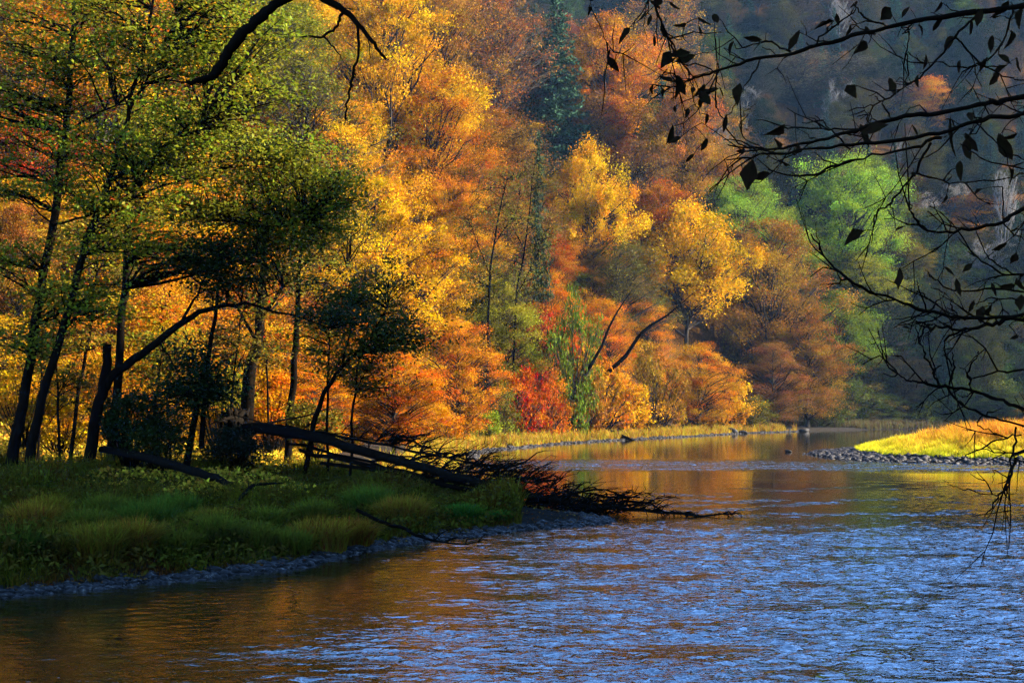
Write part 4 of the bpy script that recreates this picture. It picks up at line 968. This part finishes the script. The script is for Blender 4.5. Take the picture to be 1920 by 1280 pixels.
def branch_part(root, base, name, strands, leaf_list, r, mat, leafcol, sprout=0.0, leafy=0.0, d0=6.0):
    """strands: list of point lists (px, py, d, width in px); leaf_list: (px, py, length px, angle deg, d)"""
    tb = Tubes(); LV, LQ, n = [], [], 0
    def leaf(c, L, a):
        nonlocal n
        V, Q = big_leaf(c, L, a, r); LV.append(V); LQ.append(Q+n); n += len(V)
    for st in strands:
        P = np.array([np.append(W(a, b, c)-base, wd*.42/F*c) for a, b, c, wd in st]); P = smooth_path(P, 5)
        k = len(P); P[1:-1, :3] += r.normal(0, .0035, (k-2, 3)); 
        rad = P[:, 3]*(1+.09*np.convolve(r.normal(0, 1.6, k+2), [.3, .4, .3], 'valid'))
        tb.add(P[:, :3], np.maximum(rad, .0012), 6)
        ln = np.linalg.norm(P[-1, :3]-P[0, :3])
        for i in range(int(sprout*ln*10)):
            j = r.integers(1, k-1); b = P[j, :3]; t = P[min(j+2, k-1), :3]-P[j-1, :3]; t /= np.linalg.norm(t)+1e-9
            side = np.array([r.normal(0, .3), r.normal(0, .6), r.choice([-1, 1])*r.uniform(.4, 1.0)])
            L = r.uniform(.04, .26); e = b+(t*.8+side*.7)*L
            c = curve3(b, e, r.normal(0, .12)*L, 5, .004, r); tb.add(c, np.linspace(.0032, .0013, 5), 5 if False else 4)
            if L > .12:
                for _ in range(r.integers(1, 4)):
                    s = c[r.integers(1, 4)]; q = s+(t*.6+np.array([r.normal(0, .4), r.normal(0, .4), r.normal(0, .7)]))*L*.45; tb.add(np.array([s, (s+q)/2+r.normal(0, .003, 3), q]), [.0022, .0016, .001], 4)
            if r.uniform() < leafy: leaf(e, r.uniform(.05, .1), r.uniform(-2.6, -.5))
    for (a, b, L, ang, c) in leaf_list:
        q = W(a, b, c)-base; leaf(q, 0.85*L/F*c, R(ang))
        # short stalk to the nearest branch
        st = np.vstack(tb.v); j = np.argmin(np.linalg.norm(st-q, axis=1)); tb.add(curve3(st[j], q, .004, 4), [.0018, .0015, .0012, .001], 4)
    o = link(name, tb.mesh('overhang_'+name, mat), root)
    if LV:
        LVv = np.vstack(LV); LQv = np.vstack(LQ); link('leaves', mesh_quads('overhang_leaves', LVv, LQv, M_WITHERED, r.uniform(0, 1, len(LQv)), r.uniform(.2, .8, len(LQv)), smooth=True), o, leafcol)
    return o

r8 = np.random.default_rng(900)
tb0 = np.array([3.7, 6.3, float(height(np.array([3.7]), np.array([6.3]))[0])-.1])
hornbeam = empty('overhanging_tree', tb0, 'black overhanging tree reaching in from the right edge with sparse withered leaves', 'tree')
tb = Tubes(); tp = smooth_path(np.array([(0, 0, 0, .17), (.03, .02, 1.5, .14), (-.05, 0, 3.0, .12), (.05, -.05, 4.6, .1), (.0, .0, 6.5, .07), (.1, .1, 9, .03)]), 4); tb.add(tp[:, :3], tp[:, 3], 8)
link('trunk', tb.mesh('overhang_trunk', M_DARKBARK), hornbeam)
LC = (0.022, 0.014, 0.007)  # leaf colour near black, so the leaves stand as shaded silhouettes
def TR(h): 
    """pixel on the trunk at height h, for a branch to start from"""
    p = tb0+np.array([0, 0, h]); return (p[0]/p[1]*F+960, HZ-(p[2]-CAMZ)*F/p[1], p[1])
def S(h, wd, pts): a = TR(h); return [(a[0], a[1], a[2], wd)]+pts
gz = tb0[2]
branch_part(hornbeam, tb0, 'branch', [
    S(5.2-gz, 26, [(2150, -60, 6.1, 18), (1920, 10, 6.0, 13), (1780, 27, 5.9, 12), (1700, 45, 5.8, 11), (1600, 67, 5.7, 10), (1500, 96, 5.6, 9), (1400, 117, 5.5, 7), (1340, 135, 5.5, 6), (1290, 150, 5.45, 4), (1252, 168, 5.4, 2.5)]),
    [(1482, 97, 5.6, 5), (1440, 78, 5.55, 4), (1405, 86, 5.5, 3), (1380, 92, 5.5, 2)], [(1525, 88, 5.6, 5), (1550, 60, 5.6, 4), (1600, 22, 5.7, 3), (1605, 5, 5.7, 2)],
    [(1665, 52, 5.8, 4), (1620, 30, 5.8, 4), (1600, 8, 5.8, 3)], [(1425, 112, 5.5, 4), (1405, 150, 5.5, 3), (1385, 180, 5.5, 3), (1370, 184, 5.5, 2)], [(1705, 48, 5.8, 4), (1700, 90, 5.8, 3), (1702, 130, 5.8, 3), (1700, 160, 5.8, 2)],
    [(1850, 20, 5.95, 6), (1800, 60, 5.9, 5), (1745, 125, 5.8, 4), (1690, 170, 5.75, 4), (1640, 195, 5.7, 3), (1592, 208, 5.7, 2)], [(1900, 10, 6, 5), (1880, 80, 5.9, 4), (1840, 120, 5.9, 4), (1790, 125, 5.9, 3), (1730, 112, 5.9, 2)],
    [(1790, 70, 5.9, 4), (1840, 120, 5.9, 4), (1890, 145, 5.9, 3), (1925, 152, 5.9, 3)]],
    [(1560, 42, 58, 205, 5.6), (1425, 75, 42, 170, 5.5), (1375, 80, 36, 240, 5.5), (1705, 15, 38, 250, 5.8), (1735, 105, 36, 255, 5.8), (1722, 142, 34, 260, 5.8), (1785, 70, 34, 240, 5.9), (1765, 35, 36, 230, 5.9), (1820, 40, 42, 250, 5.9), (1840, 20, 40, 260, 5.9), (1860, 70, 40, 250, 5.9), (1875, 30, 36, 240, 5.95), (1895, 60, 44, 265, 5.95), (1905, 110, 36, 250, 5.9),
     (1850, 110, 34, 240, 5.9), (1800, 115, 30, 255, 5.9), (1870, 140, 32, 235, 5.9), (1915, 20, 50, 255, 6), (1890, 5, 46, 245, 6), (1300, 105, 46, 200, 5.45), (1265, 110, 40, 215, 5.45), (1285, 160, 30, 230, 5.45), (1320, 160, 28, 250, 5.5), (1350, 165, 28, 290, 5.5)],
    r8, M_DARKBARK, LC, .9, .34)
branch_part(hornbeam, tb0, 'branch', [
    S(4.9-gz, 24, [(2150, 160, 6.0, 18), (1920, 182, 5.8, 13), (1850, 196, 5.7, 12), (1760, 211, 5.6, 11), (1680, 222, 5.5, 10), (1600, 246, 5.4, 8), (1520, 266, 5.3, 7), (1440, 281, 5.2, 5), (1365, 272, 5.1, 3)]),
    S(4.8-gz, 22, [(2150, 190, 5.6, 17), (1920, 212, 5.4, 12), (1830, 228, 5.3, 10), (1760, 249, 5.2, 9), (1640, 268, 5.1, 8), (1540, 277, 5.0, 7), (1440, 290, 5.0, 5), (1362, 300, 5, 3)]),
    [(1610, 243, 5.4, 5), (1540, 241, 5.4, 4), (1480, 239, 5.4, 4), (1420, 225, 5.4, 2)], [(1765, 258, 5.2, 7), (1700, 280, 5.2, 6), (1620, 295, 5.2, 5), (1560, 312, 5.2, 6), (1500, 330, 5.2, 5), (1440, 318, 5.2, 3)],
    [(1745, 268, 5.2, 6), (1710, 330, 5.2, 6), (1672, 380, 5.2, 5), (1642, 400, 5.2, 4), (1637, 432, 5.2, 3)], [(1672, 380, 5.2, 3), (1675, 400, 5.2, 2)], [(1595, 280, 5.1, 4), (1555, 240, 5.1, 3), (1528, 217, 5.1, 2)],
    [(1420, 285, 5.1, 4), (1380, 262, 5.1, 3), (1350, 215, 5.1, 3), (1335, 180, 5.1, 2)], [(1440, 285, 5.1, 3), (1392, 255, 5.1, 3), (1392, 215, 5.1, 2), (1418, 195, 5.1, 2)], [(1670, 222, 5.5, 4), (1655, 195, 5.5, 3), (1640, 180, 5.5, 2)],
    [(1720, 325, 5.2, 4), (1780, 340, 5.2, 3), (1860, 338, 5.2, 3), (1925, 325, 5.2, 3)], [(1800, 270, 5.2, 4), (1850, 300, 5.2, 3), (1925, 318, 5.2, 3)], [(1830, 230, 5.3, 4), (1880, 280, 5.3, 3), (1925, 300, 5.3, 3)]],
    [(1780, 225, 92, 250, 5.3), (1660, 235, 64, 190, 5.3), (1700, 262, 34, 240, 5.3), (1710, 235, 34, 285, 5.3), (1468, 235, 46, 225, 5.3), (1452, 262, 34, 290, 5.2), (1495, 270, 36, 255, 5.1), (1410, 305, 66, 255, 5.1), (1395, 282, 34, 180, 5.1), (1440, 325, 38, 200, 5.2), (1480, 310, 30, 150, 5.2),
     (1875, 255, 66, 300, 5.4), (1800, 305, 44, 265, 5.2), (1715, 325, 28, 225, 5.2), (1785, 330, 26, 240, 5.2), (1775, 365, 24, 260, 5.2), (1615, 435, 56, 205, 5.2), (1680, 432, 24, 10, 5.2), (1905, 250, 34, 200, 5.4), (1275, 258, 34, 195, 5.1), (1325, 262, 36, 240, 5.1), (1300, 290, 26, 220, 5.1)],
    r8, M_DARKBARK, LC, .6, .14)
branch_part(hornbeam, tb0, 'branch', [
    S(4.55-gz, 20, [(2150, 330, 6.0, 14), (1920, 394, 5.8, 9), (1880, 415, 5.75, 8), (1800, 433, 5.7, 7), (1740, 430, 5.7, 6), (1712, 402, 5.7, 4), (1704, 375, 5.7, 2)]),
    [(1880, 350, 5.8, 3), (1885, 420, 5.8, 3), (1920, 450, 5.8, 3)], S(4.3-gz, 18, [(2100, 440, 6.0, 10), (1920, 512, 5.8, 5), (1860, 500, 5.8, 4), (1815, 472, 5.8, 2)]), [(1905, 515, 5.8, 3), (1860, 490, 5.8, 3), (1838, 455, 5.8, 2)],
    [(1925, 548, 5.8, 5), (1860, 540, 5.8, 5), (1800, 547, 5.8, 4), (1770, 535, 5.8, 3), (1740, 510, 5.8, 2)], [(1925, 565, 5.8, 3), (1860, 558, 5.8, 3), (1820, 575, 5.8, 2)], S(4.4-gz, 16, [(2100, 520, 6.0, 10), (1925, 548, 5.8, 5)])],
    [(1885, 457, 40, 200, 5.8), (1905, 475, 30, 250, 5.8), (1822, 495, 30, 220, 5.8), (1772, 500, 26, 345, 5.8), (1793, 525, 40, 275, 5.8), (1825, 565, 36, 235, 5.8), (1858, 570, 44, 240, 5.8), (1900, 535, 36, 190, 5.8), (1915, 555, 40, 260, 5.8), (1880, 410, 24, 30, 5.8), (1840, 355, 24, 220, 5.8)],
    r8, M_DARKBARK, LC, .7, .2)
branch_part(hornbeam, tb0, 'branch', [
    S(4.1-gz, 22, [(2150, 590, 5.6, 14), (1920, 592, 5.4, 9), (1830, 598, 5.3, 8), (1750, 586, 5.2, 7), (1680, 562, 5.1, 6), (1600, 530, 5.0, 6), (1550, 488, 5, 5), (1520, 438, 5, 3)]),
    S(4.0-gz, 20, [(2150, 560, 5.8, 13), (1920, 596, 5.5, 8), (1860, 608, 5.4, 9), (1810, 618, 5.4, 7), (1760, 612, 5.4, 6), (1735, 625, 5.4, 3)]), [(1810, 618, 5.4, 6), (1775, 635, 5.4, 5), (1772, 660, 5.4, 4), (1788, 700, 5.4, 3)],
    [(1740, 585, 5.2, 4), (1770, 550, 5.2, 3), (1745, 540, 5.2, 2)], [(1810, 600, 5.3, 4), (1770, 580, 5.3, 3), (1730, 552, 5.3, 3), (1718, 545, 5.3, 2)], [(1760, 612, 5.4, 4), (1738, 610, 5.4, 3), (1725, 640, 5.4, 3)], [(1800, 600, 5.3, 4), (1782, 570, 5.3, 3), (1785, 560, 5.3, 2)]],
    [(1908, 630, 24, 200, 5.4), (1705, 615, 16, 185, 5.4)], r8, M_DARKBARK, LC, .7, .08)
branch_part(hornbeam, tb0, 'branch', [
    S(3.7-gz, 22, [(2120, 830, 5.4, 14), (1925, 772, 5.2, 9), (1870, 748, 5.2, 8), (1800, 728, 5.2, 7), (1740, 720, 5.1, 6), (1700, 712, 5.1, 4), (1672, 692, 5.1, 2)]),
    [(1760, 722, 5.15, 5), (1740, 680, 5.15, 4), (1725, 640, 5.1, 3), (1718, 610, 5.1, 2)], [(1748, 700, 5.15, 3), (1765, 685, 5.1, 2)], [(1822, 735, 5.2, 5), (1815, 700, 5.2, 4), (1830, 670, 5.2, 3), (1835, 660, 5.2, 2)], [(1780, 722, 5.2, 4), (1788, 690, 5.2, 4), (1785, 660, 5.2, 2)],
    [(1925, 692, 5.4, 5), (1870, 698, 5.4, 4), (1830, 708, 5.4, 3), (1800, 690, 5.4, 2)], [(1770, 720, 5.2, 5), (1800, 755, 5.2, 5), (1850, 780, 5.2, 5), (1925, 800, 5.2, 5)], [(1795, 745, 5.2, 3), (1792, 770, 5.2, 2)], [(1845, 778, 5.2, 3), (1832, 795, 5.2, 3), (1870, 812, 5.2, 2)],
    S(3.5-gz, 18, [(2120, 800, 5.4, 11), (1925, 842, 5.2, 8), (1905, 868, 5.2, 7), (1890, 900, 5.2, 5), (1870, 935, 5.2, 4), (1846, 968, 5.2, 2)]), [(1915, 815, 5.2, 4), (1870, 825, 5.2, 4), (1820, 850, 5.2, 3), (1790, 870, 5.2, 2)], [(1905, 800, 5.2, 5), (1900, 850, 5.2, 5), (1885, 920, 5.2, 3)],
    [(1872, 930, 5.2, 3), (1830, 922, 5.2, 2.5), (1790, 912, 5.2, 2), (1768, 900, 5.2, 1.5)], [(1888, 895, 5.2, 3), (1865, 880, 5.2, 2), (1860, 905, 5.2, 1.5)]],
    [], r8, M_DARKBARK, LC, .55, .0)
branch_part(hornbeam, tb0, 'branch', [
    S(5.6-gz, 20, [(1800, -190, 6.0, 12), (1500, -130, 5.6, 8), (1300, -90, 5.3, 6), (1225, -40, 5.1, 6), (1232, 20, 5.0, 6), (1246, 60, 5.0, 5), (1265, 95, 5.0, 4), (1292, 140, 5.0, 3), (1300, 190, 5.0, 2)]),
    [(1280, 120, 5, 3), (1330, 128, 5, 3), (1350, 160, 5, 2)], [(1228, 10, 5, 3), (1210, 40, 5, 2), (1212, 75, 5, 1.5)], [(1250, 130, 5, 3), (1235, 150, 5, 2), (1215, 180, 5, 1.5)], [(1400, -110, 5.5, 4), (1200, -60, 5.3, 3), (1110, -10, 5.2, 2.5), (1130, 60, 5.2, 2), (1146, 104, 5.2, 1.2)], [(1300, 190, 5, 2), (1312, 215, 5, 1.5)]],
    [(1230, 10, 34, 60, 5), (1255, 5, 30, 310, 5), (1220, 30, 26, 260, 5), (1225, 68, 26, 255, 5), (1285, 45, 28, 200, 5), (1310, 35, 34, 300, 5), (1310, 50, 26, 260, 5), (1255, 100, 50, 235, 5), (1290, 100, 58, 205, 5), (1275, 150, 44, 225, 5), (1300, 165, 28, 280, 5), (1315, 185, 30, 260, 5), (1225, 160, 30, 250, 5), (1240, 165, 24, 280, 5), (1325, 215, 24, 270, 5), (1105, 12, 24, 270, 5.2), (1140, 108, 46, 310, 5.2), (1265, 200, 20, 260, 5), (1290, 205, 26, 250, 5)],
    r8, M_DARKBARK, LC, .5, .25)

# thick dead limb hanging in at the top left, from a tree just outside the view
b1 = np.array([-3.9, 7.4, float(height(np.array([-3.9]), np.array([7.4]))[0])-.1])
oak = empty('overhanging_oak', b1, 'leafless black limb arching down from the top edge left of centre', 'tree')
tb = Tubes(); tp = smooth_path(np.array([(0, 0, 0, .24), (.05, 0, 1.6, .2), (0, .05, 3.2, .17), (.1, 0, 4.8, .14), (.1, 0, 7, .1), (.2, .1, 10, .04)]), 4); tb.add(tp[:, :3], tp[:, 3], 8); link('trunk', tb.mesh('oak_trunk', M_DARKBARK), oak)
p = b1+np.array([.1, 0, 5.2]); tx = (p[0]/p[1]*F+960, HZ-(p[2]-CAMZ)*F/p[1], p[1])
branch_part(oak, b1, 'branch', [
    [(tx[0], tx[1], tx[2], 60), (-150, -200, 7.3, 48), (200, -190, 7.2, 40), (420, -120, 7.1, 36), (560, -22, 7.0, 30), (600, -6, 7, 22), (640, 16, 7, 17), (672, 46, 7, 12), (702, 85, 7, 10), (724, 112, 7, 5)],
    [(560, -22, 7.0, 26), (535, -2, 7.0, 24), (500, 22, 6.95, 25), (462, 55, 6.9, 26), (435, 88, 6.9, 24), (412, 125, 6.9, 22), (390, 148, 6.85, 17), (350, 154, 6.8, 9)],
    [(388, 146, 6.85, 12), (383, 158, 6.85, 8)],
    [(645, 20, 7, 8), (632, 48, 7, 7), (605, 68, 7, 6), (565, 70, 7, 4)], [(605, 68, 7, 4), (630, 95, 7, 3.5), (640, 110, 7, 2)], [(670, 50, 7, 7), (672, 95, 7, 6), (660, 145, 7, 6), (652, 190, 7, 5), (648, 224, 7, 6)], [(690, 70, 7, 3), (695, 110, 7, 2)]],
    [], r8, M_DARKBARK, LC, .12, 0)

# ------------------------------------------------------------------ haze: one closed box of pale even air round everything
def haze():
    m, n, l = newmat('haze')
    v = n.new('ShaderNodeVolumePrincipled'); v.inputs['Color'].default_value = (0.26, 0.46, 0.72, 1); v.inputs['Density'].default_value = 0.00006; v.inputs['Anisotropy'].default_value = 0.1
    o = n.new('ShaderNodeOutputMaterial'); l.new(v.outputs[0], o.inputs['Volume'])
    x0, x1, y0, y1, z0, z1 = -345, 345, -105, 655, -3.2, 330
    V = np.array([(x, y, z) for z in (z0, z1) for y in (y0, y1) for x in (x0, x1)])
    Q = np.array([(0, 2, 3, 1), (4, 5, 7, 6), (0, 1, 5, 4), (2, 6, 7, 3), (0, 4, 6, 2), (1, 3, 7, 5)])
    tag(link('haze', mesh_quads('haze', V, Q, m)), kind='stuff')
haze()
